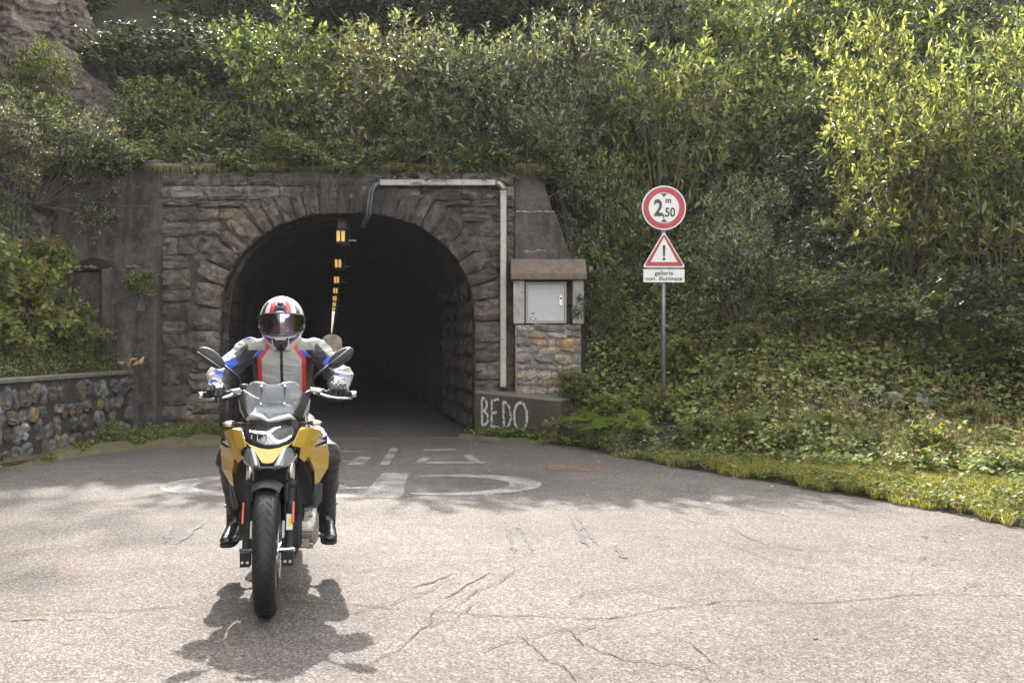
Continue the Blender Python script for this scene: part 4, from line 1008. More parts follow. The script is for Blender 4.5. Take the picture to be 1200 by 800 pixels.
# left side
P('grey', 1, -7.35, 15.1, 1.7, 1.9, 'grey green bush drooping over the dark concrete wall from the left', z=4.25, tilt=(R(8), R(34)))
P('grey', 0, -7.45, 13.9, 1.5, 1.5, 'grey green bush at the left picture edge, above the bank', z=4.0, tilt=(0, R(28)))
P('green', 0, -7.9, 16.8, 1.6, 1.3, 'thin green shrub growing on the bare rock at the upper left', z=5.1)
P('dark', 0, -7.3, 19.2, 3.4, 3.0, 'dark bush at the upper end of the bare rock face')
P('bank', 0, -6.75, 12.6, 1.05, 1.4, 'light green leafy plant on the left bank at the picture edge, the tallest there', 'plant')
P('bank', 1, -6.5, 13.4, .9, 1.2, 'leafy green plant in the middle of the left bank', 'plant')
P('bank', 0, -6.85, 14.3, 1.0, 1.1, 'green plant against the rock netting left of the concrete wall', 'plant')
P('bank', 1, -6.35, 14.6, .75, .95, 'leafy green plant at the foot of the dark concrete wall', 'plant')
P('bank', 0, -6.15, 13.9, .6, .8, 'low green plant near the coping of the left stone wall', 'plant')
P('bank', 1, -6.3, 12.3, .6, .9, 'low plant behind the left wall coping, near the picture edge', 'plant')
P('bank', 0, -5.52, 14.75, .42, .6, 'sapling with fresh leaves sprouting from the concrete wall ledge', 'sapling', z=2.02, sink=0)
# right of the portal
P('grey', 1, 1.9, 18.0, 3.1, 2.7, 'slender multi stemmed bush just right of the wing wall top')
P('bright', 1, 2.6, 17.3, 3.9, 2.9, 'tall many stemmed bush with sunlit top behind the road sign')
P('bright', 0, 3.7, 19.3, 3.9, 3.2, 'tall green bush behind the sign, reaching the top of the picture')
P('dark', 0, 4.8, 16.6, 3.2, 2.7, 'broad dark bush right of the road sign')
P('green', 1, 5.0, 18.4, 3.6, 3.2, 'dark bush with a pale sunlit crown, behind the broad dark one')
P('bright', 1, 6.2, 19.6, 3.6, 3.2, 'small leaved bush at the top, between the dark bush and the yellow green ones')
P('bright', 0, 5.6, 14.3, 3.1, 2.7, 'yellow green long leaved bush with bare stems, standing nearest to the sign')
P('bright', 1, 6.6, 13.7, 3.3, 2.4, 'bright yellow green bush with upright shoots in the full sun')
P('bright', 0, 7.6, 14.6, 3.6, 2.8, 'bright yellow green bush at the right picture edge')
P('bright', 1, 7.4, 16.6, 3.8, 3.0, 'sunlit bush rising behind the bright ones at the right')
P('green', 0, 8.6, 17.8, 3.8, 3.4, 'sunlit green bush at the upper right corner')
P('green', 1, 8.9, 20.4, 4.0, 4.0, 'green bush at the very top right of the slope')
P('dark', 1, 6.0, 13.0, 1.9, 2.2, 'dark shaded bush under the yellow green ones, above the ivy')
P('dark', 0, 7.3, 12.4, 2.0, 2.4, 'dark shaded bush low at the right edge, above the grass')
P('dark', 0, 4.6, 14.4, 1.7, 2.0, 'low dark bush in deep shade between ivy and stems')
P('grey', 0, 3.5, 15.2, 1.7, 1.8, 'low rounded bush directly right of the round sign')
P('green', 0, 4.3, 21.4, 4.6, 3.6, 'green bush filling the top of the slope behind the tall sign bushes')
P('grey', 1, 1.6, 20.3, 4.0, 3.4, 'grey green bush high between the portal clump and the sign bushes')
P('green', 1, 5.9, 21.9, 4.6, 3.8, 'green bush at the top of the slope, above the broad dark bush')
P('green', 0, 8.3, 22.6, 4.6, 4.2, 'green bush at the top of the slope, above the bright right hand bushes')
P('dark', 1, 2.9, 22.2, 4.6, 4.0, 'dark bush at the top of the slope, straight above the road sign')
P('sparse', 0, -10.2, 30, 12.2, 7.4, 'added thin crowned tree above the picture, half shading the left road', 'tree', z=10.2)  # unseen tree added to throw thin shade on the left road
gq = random.Random(77)
for row in range(6):
    y_ = 23.4 + row * 2.7; x_ = -10.5 - row * .6 + (row % 2) * 1.3
    while x_ < 13 + row * 1.5:
        kd = gq.choice(['green', 'grey', 'bright', 'green', 'dark', 'bright'] if x_ > 1.5 else ['dark', 'green', 'dark', 'grey'])
        P(kd, gq.randint(0, 1), x_ + gq.uniform(-.5, .5), y_ + gq.uniform(-.5, .5), gq.uniform(2.3, 3.4), gq.uniform(3.0, 4.0), 'shrub in the dense scrub high on the hill, near the top of the picture', 'bush', 'shrubs high on the hill')
        x_ += gq.uniform(2.5, 3.3)
P('green', 0, 10.2, 19.0, 4.6, 4.0, 'green bush right of the picture, its left edge filling the upper right corner')
P('dark', 1, 9.6, 15.5, 3.0, 3.2, 'dark bush at the right picture edge behind the bright ones')

P('grey', 1, 1.25, 15.95, 1.9, 1.5, 'grey green bush pressed against the sloping end of the wing wall', z=2.3)
P('green', 1, 1.35, 15.3, 1.1, 1.1, 'small green bush beside the meter cabinet roof', z=1.6)
P('grey', 0, .25, 15.72, 1.4, 1.7, 'grey green bush spilling over the wall top above the right duct corner', z=3.75)
P('grey', 1, -1.5, 15.85, 1.1, 1.7, 'low grey green bush at the wall edge over the middle of the duct', z=3.9)
P('green', 0, -3.6, 15.9, .8, 1.5, 'low green shrub on the wall edge left of the duct end', z=4.0)
P('green', 0, 4.3, 13.4, 1.9, 1.9, 'green broadleaf bush low on the bank, between the sign and the bright bushes')
P('grey', 1, 3.3, 14.2, 1.9, 1.8, 'grey green bush low on the bank just right of the sign post')
P('green', 1, 5.35, 12.7, 1.6, 1.7, 'green bush low on the bank above the half buried rocks')
P('green', 0, 6.4, 12.1, 1.9, 1.9, 'green bush above the meadow near the right picture edge')
P('bright', 0, 5.9, 15.6, 4.0, 2.8, 'tall yellow green bush standing behind the nearest bright one')
P('green', 1, 1.75, 16.2, 2.0, 1.7, 'green bush on the steep bank above the meter cabinet')
P('grey', 0, -7.15, 15.25, 1.5, 1.9, 'grey green branches hanging lowest over the left concrete wall', z=3.75, tilt=(R(4), R(42)))
P('bank', 0, .95, 14.75, .5, .8, 'leafy weed on top of the graffiti block, beside the cabinet foot', 'weed', z=.55)
P('bank', 1, .72, 14.05, .38, .7, 'leafy weed at the right corner of the graffiti block', 'weed', z=.1)
P('bank', 0, 1.35, 14.0, .5, .8, 'leafy weed hanging over the mossy step', 'weed', z=.25)
P('bank', 1, .1, 14.62, .28, .5, 'small weed at the foot of the painted letters', 'weed', z=.0)
for x_, y_ in ((2.2, 12.0), (2.6, 11.4), (3.0, 10.9), (3.3, 11.9), (3.7, 10.4), (4.1, 9.6), (3.9, 12.4), (4.9, 10.2), (5.2, 11.4), (4.5, 8.9), (5.4, 9.2), (6.0, 10.6), (2.9, 12.8), (1.9, 13.4), (6.3, 12.0), (5.2, 12.8), (3.2, 13.4), (2.4, 14.3)):
    P('bank', int(x_ * 10) % 2, x_, y_, random.uniform(.30, .55), random.uniform(.45, .85), 'knee high leafy weed among the ground cover of the right verge', 'weed', 'leafy weeds on the right verge')

def scatter(n, xr, yr, cond, g):
    out = []; tot = 0
    while tot < n:
        x = g.uniform(*xr, n); y = g.uniform(*yr, n); m = cond(x, y); out.append(np.stack([x[m], y[m]], 1)); tot += m.sum()
    return np.concatenate(out)[:n]
def hnorm(x, y):
    e = .08; hx = (hill_h(x + e, y) - hill_h(x - e, y)) / (2 * e); hy = (hill_h(x, y + e) - hill_h(x, y - e)) / (2 * e)
    return unit(np.stack([-hx, -hy, np.ones_like(hx)], 1))
def clumpn(x, y, f, s): return wav(x, y, f, s) * .5 + wav(x, y, f * 2.7, s + 3) * .35
def cover(name, n, xr, yr, cond, mat, L, asp, hgt, label, seed, cat='ground cover', keepf=None, rnd_leaf=False, zfix=False):
    g = np.random.default_rng(seed)
    def steepcond(x, y): return cond(x, y) & (g.uniform(size=len(x)) * 3.2 < 1 / hnorm(x, y)[:, 2])
    cond_ = cond; cond = lambda x, y: cond_(x, y) & ~((np.abs(x - 2.0) < .16) & (y > 12.3) & (y < 13.45))      # trodden gap at the sign post
    p = scatter(n, xr, yr, steepcond, g); x, y = p[:, 0], p[:, 1]
    N = hnorm(x, y); z = hill_h(x, y)
    if zfix: z = np.full(n, 4.05) + .5 * (y - 15.5); N = np.tile(unit(np.array([[0, -.45, .6]])), (n, 1))
    lump = np.clip(.55 + .5 * clumpn(x, y, 2.2, seed) + .35 * clumpn(x, y, 6.5, seed + 2), .03, 1.6)
    off = hgt * lump * g.uniform(.15, 1, n) ** .8
    pos = np.stack([x, y, z], 1) + N * off[:, None]
    d = unit(g.normal(size=(n, 3)) * np.array([1, 1, .45]) + np.array([0, -.35, -.05]))
    nr_ = unit(N * .5 + np.array([0, -.3, .8]) + g.normal(size=(n, 3)) * .5)
    Ls = L * g.uniform(.45, 1.35, n)
    V, F = (round_leaf if rnd_leaf else leaf_arrays)(pos, d, nr_, Ls, Ls * asp)
    o = link(name, npmesh(name, V, F, mat, 3)); return props(o, label, cat, None, 'stuff')
def c_right(x, y):
    d = edge_dist(x, y); return (d > .25) & (x > .55 - (y > 15.0) * 0 + np.where(y > 15.0, .62, 0)) & (y < 18.5)
cover('bramble_cover', 60000, (.4, 8.6), (8.2, 18.4), lambda x, y: c_right(x, y) & (edge_dist(x, y) > .45 + .8 * sstep(3, 6, x)), M['leaf_cover'], .065, .8, .30, 'mixed green bramble and ivy leaves covering the right bank', 31)
cover('bank_leaves', 16000, (.35, 6.0), (9.0, 16.0), lambda x, y: c_right(x, y) & (edge_dist(x, y) > .5 + 2.0 * sstep(2.2, 4.5, x)), M['leaf_bank'], .07, .7, .26, 'lighter green leafy ground cover dotted over the right bank', 32)
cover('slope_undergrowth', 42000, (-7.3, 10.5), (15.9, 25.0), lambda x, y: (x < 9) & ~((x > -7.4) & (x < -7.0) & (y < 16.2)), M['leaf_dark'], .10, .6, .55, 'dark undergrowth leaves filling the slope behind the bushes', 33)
cover('slope_weeds', 16000, (-7.0, 1.0), (15.95, 19.5), lambda x, y: x < .95, M['leaf_green'], .075, .5, .45, 'green weeds growing on the slope above the portal', 34)
cover('left_bank_weeds', 20000, (-7.6, -5.98), (7.0, 15.4), lambda x, y: x > -7.5, M['leaf_bank'], .052, .65, .20, 'low light green weeds covering the bank above the left wall', 35)
cover('rock_weeds', 5200, (-10.5, -7.0), (9.0, 20.0), lambda x, y: clumpn(x, y, 1.3, 2) > .15, M['leaf_green'], .07, .5, .30, 'sparse green weeds rooted in the cracks of the left rock face', 36)
cover('wall_top_weeds', 12000, (-7.0, .9), (15.38, 16.4), lambda x, y: clumpn(x, y * .3, 1.6, 3) > -.15, M['leaf_green'], .085, .45, .55, 'leafy weeds leaning over the top edge of the portal wall', 37, zfix=True)
# weeds on the verge strips (flat ground, so own height)
def flat_weeds(name, n, xr, yr, cond, mat, L, asp, hgt, label, seed, z0=.03):
    g = np.random.default_rng(seed); p = scatter(n, xr, yr, cond, g); x, y = p[:, 0], p[:, 1]
    lump = np.clip(.5 + .6 * clumpn(x, y, 3.1, seed), .05, 1.5); pos = np.stack([x, y, z0 + hgt * lump * g.uniform(.05, 1, n)], 1)
    d = unit(g.normal(size=(n, 3)) * np.array([1, 1, .5]) + np.array([0, -.3, .1])); nr_ = unit(np.array([0, -.2, 1]) + g.normal(size=(n, 3)) * .5)
    Ls = L * g.uniform(.45, 1.3, n); V, F = leaf_arrays(pos, d, nr_, Ls, Ls * asp)
    return props(link(name, npmesh(name, V, F, mat, 3)), label, 'weeds', None, 'stuff')
flat_weeds('corner_weeds', 5200, (-5.75, -4.1), (13.6, 15.45), lambda x, y: (x + 5.75) * .75 + (15.5 - y) * .35 < 1.15, M['leaf_bank'], .05, .6, .30, 'weeds in the corner between the left wall and the portal foot', 41)
flat_weeds('wall_foot_weeds', 1800, (-5.75, -5.5), (9.0, 14.0), lambda x, y: clumpn(x, y, 1.9, 3) > .1, M['leaf_bank'], .045, .6, .12, 'weed tufts along the foot of the left stone wall', 42)
flat_weeds('block_foot_weeds', 3800, (-.9, 1.0), (13.3, 15.2), lambda x, y: np.abs((x + .58) * 1.08 + (y - 15.22) * 1.24) < .16 + .10 * clumpn(x, y, 3, 5), M['leaf_bank'], .055, .65, .20, 'small leafy weeds along the foot of the graffiti block', 43)

def blades(name, n, xr, yr, cond, mat, hgt, wid, label, seed, zf=None, lean=.45, dirv=None, cat='grass'):
    g = np.random.default_rng(seed); p = scatter(n, xr, yr, cond, g); x, y = p[:, 0], p[:, 1]
    z = hill_h(x, y) if zf is None else zf(x, y)
    h = hgt * g.uniform(.4, 1.25, n) * np.clip(.8 + .4 * clumpn(x, y, 2.3, seed), .3, 1.5); w = wid * g.uniform(.6, 1.3, n)
    ln = unit(g.normal(size=(n, 3)) * np.array([1, 1, 0]) + 1e-6) if dirv is None else unit(g.normal(size=(n, 3)) * np.array([1, .5, 0]) + np.array(dirv))
    up = np.array([0, 0, 1.0]) if dirv is None else np.array([0, 0, .25]); s = unit(np.cross(ln, np.array([0, 0, 1.0])) + g.normal(size=(n, 3)) * .4)
    b = np.stack([x, y, z - .01], 1); k = lean * g.uniform(.3, 1.6, n)
    m1 = b + up * (h * .5)[:, None] + ln * (h * k * .3)[:, None]; tip = b + up * (h * (.95 - .25 * k))[:, None] + ln * (h * k)[:, None]
    if dirv is not None: tip = b + ln * (h * .55)[:, None] + np.array([0, 0, -1]) * (h * .9)[:, None]; m1 = b + ln * (h * .45)[:, None] + np.array([0, 0, .05]) * h[:, None]
    V = np.stack([b - s * w[:, None] / 2, b + s * w[:, None] / 2, m1 + s * w[:, None] * .45, m1 - s * w[:, None] * .45, tip], 1).reshape(-1, 3)
    i = (np.arange(n) * 5)[:, None]; F = np.concatenate([i + np.array([[0, 1, 2]]), i + np.array([[0, 2, 3]]), i + np.array([[3, 2, 4]])], 0)
    return props(link(name, npmesh(name, V, F, mat, 3)), label, cat, None, 'stuff')
blades('verge_grass', 95000, (.6, 8.5), (5.5, 14.3), lambda x, y: (edge_dist(x, y) > .02 + .10 * wav(x, y, 4, 1)) & (edge_dist(x, y) < .35 + 2.1 * sstep(2.0, 5.0, x)) & ((x > 2.2) | (clumpn(x, y, 3, 2) > .1)) & (clumpn(x, y, 1.9, 12) > -.42), M['grass'], .13, .0058, 'yellow green grass along the right road edge', 51, lean=.85)
flat_ = cover('verge_clover', 30000, (.6, 8.5), (5.5, 14.3), lambda x, y: (edge_dist(x, y) > .05) & (edge_dist(x, y) < .6 + 1.7 * sstep(2.0, 5.0, x)), M['leaf_bank'], .038, .8, .13, 'clover and small leaves mixed in the grass beside the road', 52)
blades('tall_grass', 3600, (2.5, 8.5), (8, 13.8), lambda x, y: (edge_dist(x, y) > .7) & (edge_dist(x, y) < 3.4) & (clumpn(x, y, 1.2, 8) > -.1), M['drygrass'], .42, .010, 'tall dry grass stalks standing in the right meadow', 53, lean=.3)
blades('wall_top_grass', 3000, (-5.6, .6), (15.42, 15.95), lambda x, y: clumpn(x, y * 0, 2.3, 6) + .5 * np.sin(x * 9) > .1, M['drygrass'], .24, .008, 'dry brown grass hanging over the top of the portal wall', 54, zf=lambda x, y: 4.13 + .3 * (y - 15.42), dirv=(0, -1, .2))
blades('left_bank_grass', 5000, (-7.2, -5.95), (7.5, 15.3), lambda x, y: x > -7.4, M['grass'], .10, .009, 'short grass between the weeds of the left bank', 55)
g_ = np.random.default_rng(61)
# fallen leaves on bank and verge
p = scatter(260, (.5, 8), (8, 14.5), lambda x, y: (edge_dist(x, y) > .05) & (edge_dist(x, y) < 4), g_); N = hnorm(p[:, 0], p[:, 1])
pos = np.stack([p[:, 0], p[:, 1], hill_h(p[:, 0], p[:, 1])], 1) + N * g_.uniform(.05, .25, len(p))[:, None]
V, F = leaf_arrays(pos, g_.normal(size=pos.shape) * np.array([1, 1, .2]), N + g_.normal(size=pos.shape) * .3, .055 * g_.uniform(.5, 1.2, len(p)), .035)
props(link('fallen_leaves', npmesh('fallen_leaves', V, F, M['deadleaf'], 3)), 'brown and orange fallen leaves scattered over the right bank', 'leaves', None, 'stuff')
p = scatter(130, (-5.5, 5), (4.5, 15), lambda x, y: (edge_dist(x, y) < -.05) & (edge_dist(x, y) > -3.5) & (g_.uniform(size=len(x)) < np.exp(edge_dist(x, y) * 1.3) + .03), g_)
pos = np.stack([p[:, 0], p[:, 1], np.full(len(p), .012)], 1)
V, F = leaf_arrays(pos, g_.normal(size=pos.shape) * np.array([1, 1, .08]), np.tile(np.array([[0, 0, 1.0]]), (len(p), 1)) + g_.normal(size=pos.shape) * .15, .05 * g_.uniform(.5, 1.2, len(p)), .03)
props(link('road_leaf_litter', npmesh('road_leaf_litter', V, F, M['deadleaf'], 3)), 'small dry leaves blown onto the asphalt near the verge', 'leaves', None, 'stuff')
# soil mound and moss on top of the portal wall
mm = MB()
for i in range(60):
    x = -5.5 + i * .105; r_ = .09 + .08 * abs(mnoise.noise((x * 2, 0, 3)))
    mm.ell((x, 15.62 + .05 * mnoise.noise((x, 4, 1)), 4.14 + .05 * mnoise.noise((x * 1.5, 1, 1))), (.14, .2, r_), None, 8, 6)
props(mm.obj('wall_top_moss', M['verge'], None, True), 'mossy soil lip along the top of the portal wall', 'moss', None, 'stuff')
# large leaved plants at the road edge, each leaf its own piece
def big_leaf_mesh(seed):
    g = random.Random(seed); K = 14; vs = [(0, .42, .0)]; 
    for ring, rf in ((0, .55), (1, 1.0)):
        for k in range(K):
            a = 2 * math.pi * (k + .5) / K; r_ = .5 * rf * (1 + (.09 * math.cos(a * 7) + g.uniform(-.05, .05)) * ring); notch = .55 if (k in (K // 2 - 1, K // 2)) and ring else 1
            x, y = math.sin(a) * r_, math.cos(a) * r_ * notch * 1.05; vs.append((x, .42 + y, .07 * rf * rf - .10 * abs(x) * 0 + g.uniform(-.02, .02) * ring - .12 * max(0, y) ** 2))
    fs = [(0, 1 + k, 1 + (k + 1) % K) for k in range(K)] + [(1 + k, 1 + K + k, 1 + K + (k + 1) % K, 1 + (k + 1) % K) for k in range(K)]
    return MB().add(vs, fs).mesh('leaf', M['leaf_big'], fix=False)
BIG = [big_leaf_mesh(i) for i in range(5)]
def bigplant(x, y, n, size, hgt, label, seed, cat='plant', z=None):
    g = random.Random(seed); zz = float(hill_h(x, y)) if z is None else z
    r = empty('leafy_plant', (x, y, zz), 0, label, cat)
    for i in range(n):
        a = g.uniform(0, 6.28); rad = g.uniform(.05, .55) * size * 3; h = hgt * g.uniform(.35, 1.1)
        px_, py_ = math.cos(a) * rad, math.sin(a) * rad * .7
        s = size * g.uniform(.6, 1.15); o = bpy.data.objects.new('leaf', g.choice(BIG)); COL.objects.link(o); o.parent = r
        o.location = (px_, py_, h); o.scale = (s, s, s); o.rotation_euler = (R(g.uniform(10, 45)), R(g.uniform(-15, 15)), math.pi + g.uniform(-1.1, 1.1)); 
        m_ = MB().tube([(px_ * .2, py_ * .2, 0), (px_ * .6, py_ * .6, h * .6), (px_, py_, h)], .004, 4, 0, False); m_.obj('leaf_stalk', M['leaf_bank'], r)
    return r
bigplant(1.05, 13.55, 9, .26, .28, 'large round leaved plant at the road edge right of the mossy step', 1)
bigplant(1.55, 13.0, 8, .24, .22, 'large round leaved plant at the road edge, second one right of the step', 2)
bigplant(1.35, 14.2, 6, .24, .25, 'round leaved plant on the bank above the two at the road edge', 3)
bigplant(2.15, 12.95, 5, .20, .18, 'round leaved plant at the foot of the sign post', 4)
bigplant(3.6, 11.2, 5, .18, .20, 'round leaved plant in the ground cover halfway along the right verge', 5)
bigplant(5.55, 12.3, 4, .22, .35, 'round leaved plant right of the half buried rocks', 6)
bigplant(1.75, 15.0, 5, .2, .3, 'round leaved plant on the bank beside the meter cabinet', 7)
bigplant(-6.6, 13.0, 5, .2, .25, 'round leaved plant on the left bank', 8)
# rocks in the grass
def rock(x, y, s, label, seed, rz=0):
    bm = bmesh.new(); bmesh.ops.create_icosphere(bm, subdivisions=3, radius=1)
    for v in bm.verts:
        k = 1 + .28 * mnoise.noise(v.co * 1.3 + Vector((seed, 0, 0))) + .12 * mnoise.noise(v.co * 3.3 + Vector((0, seed, 0))); v.co = Vector((v.co.x * s[0] * k, v.co.y * s[1] * k, v.co.z * s[2] * k))
    me = bpy.data.meshes.new('rock'); bm.to_mesh(me); bm.free(); o = link('rock', me, None, M['looserock'])
    o.location = (x, y, float(hill_h(x, y)) + s[2] * .45 + .06); o.rotation_euler = (R(8), R(-12), rz); return props(o, label, 'rock', 'rocks in the right meadow')
rock(4.65, 11.0, (.20, .14, .10), 'flat grey rock lying lowest in the grass of the right meadow', 1, .2)
rock(4.45, 11.7, (.13, .12, .09), 'grey rock behind the flat one, left of the pair', 2)
rock(4.85, 11.8, (.15, .11, .11), 'pale pointed rock behind the flat one, right of the pair', 3, 1)
rock(2.13, 13.15, (.08, .06, .05), 'small brown stone at the foot of the sign post', 4)
# dead pinkish leaf sprig at the end of the coping
dp = empty('dry_sprig', (-5.72, 15.0, 1.02), 0, 'sprig of pale dry leaves at the far end of the left wall coping', 'sprig')
V, F = leaf_arrays(np.zeros((11, 3)) + g_.normal(size=(11, 3)) * .05 + np.array([0, -.05, .15]), g_.normal(size=(11, 3)) + np.array([.2, -.3, -.3]), g_.normal(size=(11, 3)) + np.array([0, -1, 0]), .16, .06)
o = link('leaves', npmesh('leaves', V, F, M['deadleaf'], 3), dp)
MB().tube([(0, 0, -.05), (0, -.03, .1), (.02, -.05, .2)], .006, 5).obj('stem', M['bark'], dp)
# rockfall netting on the left rock
nt = MB(); 
def cliff_pt(y, zz):
    xs_ = np.linspace(-7.0, -9.6, 80); hz = hill_h(xs_, np.full(80, y)); i = int(np.argmax(hz > zz)); return float(xs_[i]) if hz[i] > zz else -9.6
for j in range(18):
    for i in range(22):
        y = 12.0 + i * .17; zz = 2.3 + j * .13; cell = []
        for k in range(7):
            a = math.pi / 3 * k + math.pi / 6; yy = y + (.085 if j % 2 else 0) + .083 * math.cos(a); z2 = zz + .083 * math.sin(a); cell.append((cliff_pt(yy, z2) + .10, yy, z2))
        nt.tube(cell, .0035, 3, 0, False)
props(nt.obj('rockfall_net', M['cable']), 'wire rockfall netting hung over the rock at the left', 'netting')
# ------------------------------------------------------------------ motorcycle (front towards -Y, its own axes)
BL = (-1.27, 5.17, 0.0); BR = R(8.8)
bike = empty('motorcycle', BL, BR, 'golden yellow adventure motorcycle with clear windscreen and lit headlight, ridden towards the camera', 'motorcycle')
def bo(mb, name, mat, par=None, **kw): return mb.obj(name, mat, bike if par is None else par, **kw)
# wheels
def wheel(name, cy, cz, Rr, wid, steer=0.0, disc_side=True):
    prof = [(Rr - .085, -wid * .40), (Rr - .055, -wid * .50), (Rr - .028, -wid * .49), (Rr - .008, -wid * .34), (Rr - .001, -wid * .16), (Rr, 0), (Rr - .001, wid * .16), (Rr - .008, wid * .34), (Rr - .028, wid * .49), (Rr - .055, wid * .50), (Rr - .085, wid * .40)]
    rim = MB().lathe([(Rr - .082, -wid * .38), (Rr - .105, -wid * .36), (Rr - .118, -wid * .15), (Rr - .118, wid * .15), (Rr - .105, wid * .36), (Rr - .082, wid * .38), (Rr - .095, wid * .2), (Rr - .095, -wid * .2)], 56, 'x', closed=True)
    rim.lathe([(.0001, -.05), (.04, -.05), (.045, 0), (.04, .05), (.0001, .05)], 20, 'x')
    for k in range(10):
        a = 2 * math.pi * k / 10 + (.12 if k % 2 else -.12); b_ = 2 * math.pi * k / 10
        rim.tube([(0.012 * (-1) ** k, .035 * math.cos(b_), .035 * math.sin(b_)), (0, (Rr - .11) * math.cos(a), (Rr - .11) * math.sin(a))], [.012, .009], 6)
    w = bo(rim, name, M['dark_grey'], smooth=False); w.location = (0, cy, cz); w.rotation_euler = (0, 0, steer)
    ty = MB().lathe(prof, 72, 'x').obj('tyre', M['rubber'], w, True)
    gm = MB()
    for k in range(40):
        a0 = 2 * math.pi * k / 40
        for sd in (-1, 1):
            pts = []
            for q in range(6):
                t = q / 5; xx = sd * (wid * (.05 + .40 * t)); a = a0 + (.16 * t + (.1 if sd > 0 else 0)); rr_ = np.interp(abs(xx), [0, wid * .16, wid * .34, wid * .49], [Rr, Rr - .001, Rr - .008, Rr - .028]) + .0012
                pts.append((xx, a, rr_))
            vs = []
            for (xx, a, r_) in pts:
                for da in (-.011, .011): vs.append((xx, r_ * math.cos(a + da), r_ * math.sin(a + da)))
            gm.add(vs, [(2 * i, 2 * i + 1, 2 * i + 3, 2 * i + 2) for i in range(5)])
    gm.obj('tread_grooves', M['groove'], w)
    dm = MB()
    for sd in ((-1, 1) if disc_side else (-1,)):
        dm.lathe([(.150, sd * .062 - .002), (.092, sd * .062 - .002), (.092, sd * .062 + .002), (.150, sd * .062 + .002)], 40, 'x', closed=True)
        for k in range(5): a = 2 * math.pi * k / 5; dm.tube([(sd * .05, .035 * math.cos(a), .035 * math.sin(a)), (sd * .062, .1 * math.cos(a + .2), .1 * math.sin(a + .2))], .007, 5)
    dm.obj('brake_disc', M['chrome'], w); return w
fw = wheel('front_wheel', .0, .335, .335, .112, R(1.5)); rwh = wheel('rear_wheel', 1.56, .325, .325, .150, 0, False)
# fork legs
for sd in (-1, 1):
    fk = MB().tube([(sd * .107, -.012, .285), (sd * .107, .015, .335), (sd * .107, .15, .60), (sd * .107, .175, .655)], [.021, .023, .023, .026], 14)
    fk.box((sd * .107, -.02, .30), (.052, .07, .075)); fk.box((sd * .112, .07, .40), (.03, .055, .09))
    f_ = bo(fk, 'fork_leg', M['black_plastic'], smooth=False, bevel=.003)
    MB().tube([(sd * .107, .165, .64), (sd * .107, .235, .80), (sd * .107, .30, .94)], .0205, 14).obj('stanchion', M['chrome'], f_, True)
    MB().tube([(sd * .107, .160, .635), (sd * .107, .175, .672)], .031, 14).obj('dust_seal', M['black_plastic'], f_, True)
    MB().box((sd * .128, .055, .52), (.012, .022, .115), Matrix.Rotation(R(-26), 3, 'X')).obj('side_reflector', M['orange_reflector'], f_, bevel=.003)
    MB().prism([(-.026, .40), (.012, .415), (.036, .47), (.004, .49), (-.015, .45)], 'x', sd * .088, sd * .074).obj('brake_caliper', M['engine_metal'], f_, bevel=.004)
    for q in (-.013, .013): MB().lathe([(.0001, -.004), (.008, -.004), (.008, .004)], 10, 'y', (sd * .107 + q, -.057, .288)).obj('pinch_bolt', M['chrome'], f_)
MB().prism([(-.016, 0), (.016, 0), (.016, .085), (-.016, .085)], 'y', -.002, .002).obj('fork_sticker', M['sign_white'], bike).location = (.110, .022, .435)
stk = [o for o in bike.children if o.name.startswith('fork_sticker')][0]; stk.rotation_euler = (R(-26), 0, 0)
MB().prism([(-.010, .015), (.012, .02), (.008, .07), (-.008, .06)], 'y', -.0045, -.0025).obj('sticker_patch', M['yellow_sticker'], stk)
bo(MB().tube([(-.14, 0, .335), (.14, 0, .335)], .013, 12), 'axle', M['chrome'], smooth=True)
# front fender: curved shell over the tyre
fe = []; NA, NX = 15, 9
for i in range(NA):
    a = R(70 + i * (165 - 70) / (NA - 1)); 
    for j in range(NX):
        t = -1 + 2 * j / (NX - 1); wd_ = .070 + .012 * math.sin(math.pi * i / (NA - 1)); rr_ = .365 - .035 * abs(t) ** 2.4 - .0
        fe.append((t * wd_, -math.cos(a) * rr_ * 1.0, .335 + math.sin(a) * rr_))
shell('front_fender', fe, [(i * NX + j, i * NX + j + 1, (i + 1) * NX + j + 1, (i + 1) * NX + j) for i in range(NA - 1) for j in range(NX - 1)], M['black_plastic'], bike, .005, .002, 0, True)
for sd in (-1, 1): bo(MB().box((sd * .088, .15, .60), (.024, .10, .11), Matrix.Rotation(R(-26), 3, 'X')), 'fender_bracket', M['black_plastic'], bevel=.01)
for sd in (-1, 1): bo(MB().tube([(sd * .075, .31, .98), (sd * .078, .20, .74), (sd * .085, .08, .50), (sd * .09, .03, .42)], .0055, 6), 'brake_hose', M['black_plastic'], smooth=True)
bo(MB().box((0, .235, .775), (.27, .07, .045), Matrix.Rotation(R(-26), 3, 'X')).box((0, .31, .965), (.26, .07, .035), Matrix.Rotation(R(-26), 3, 'X')).tube([(0, .26, .77), (0, .37, .98)], .03, 10), 'triple_clamp', M['engine_dark'], bevel=.006)
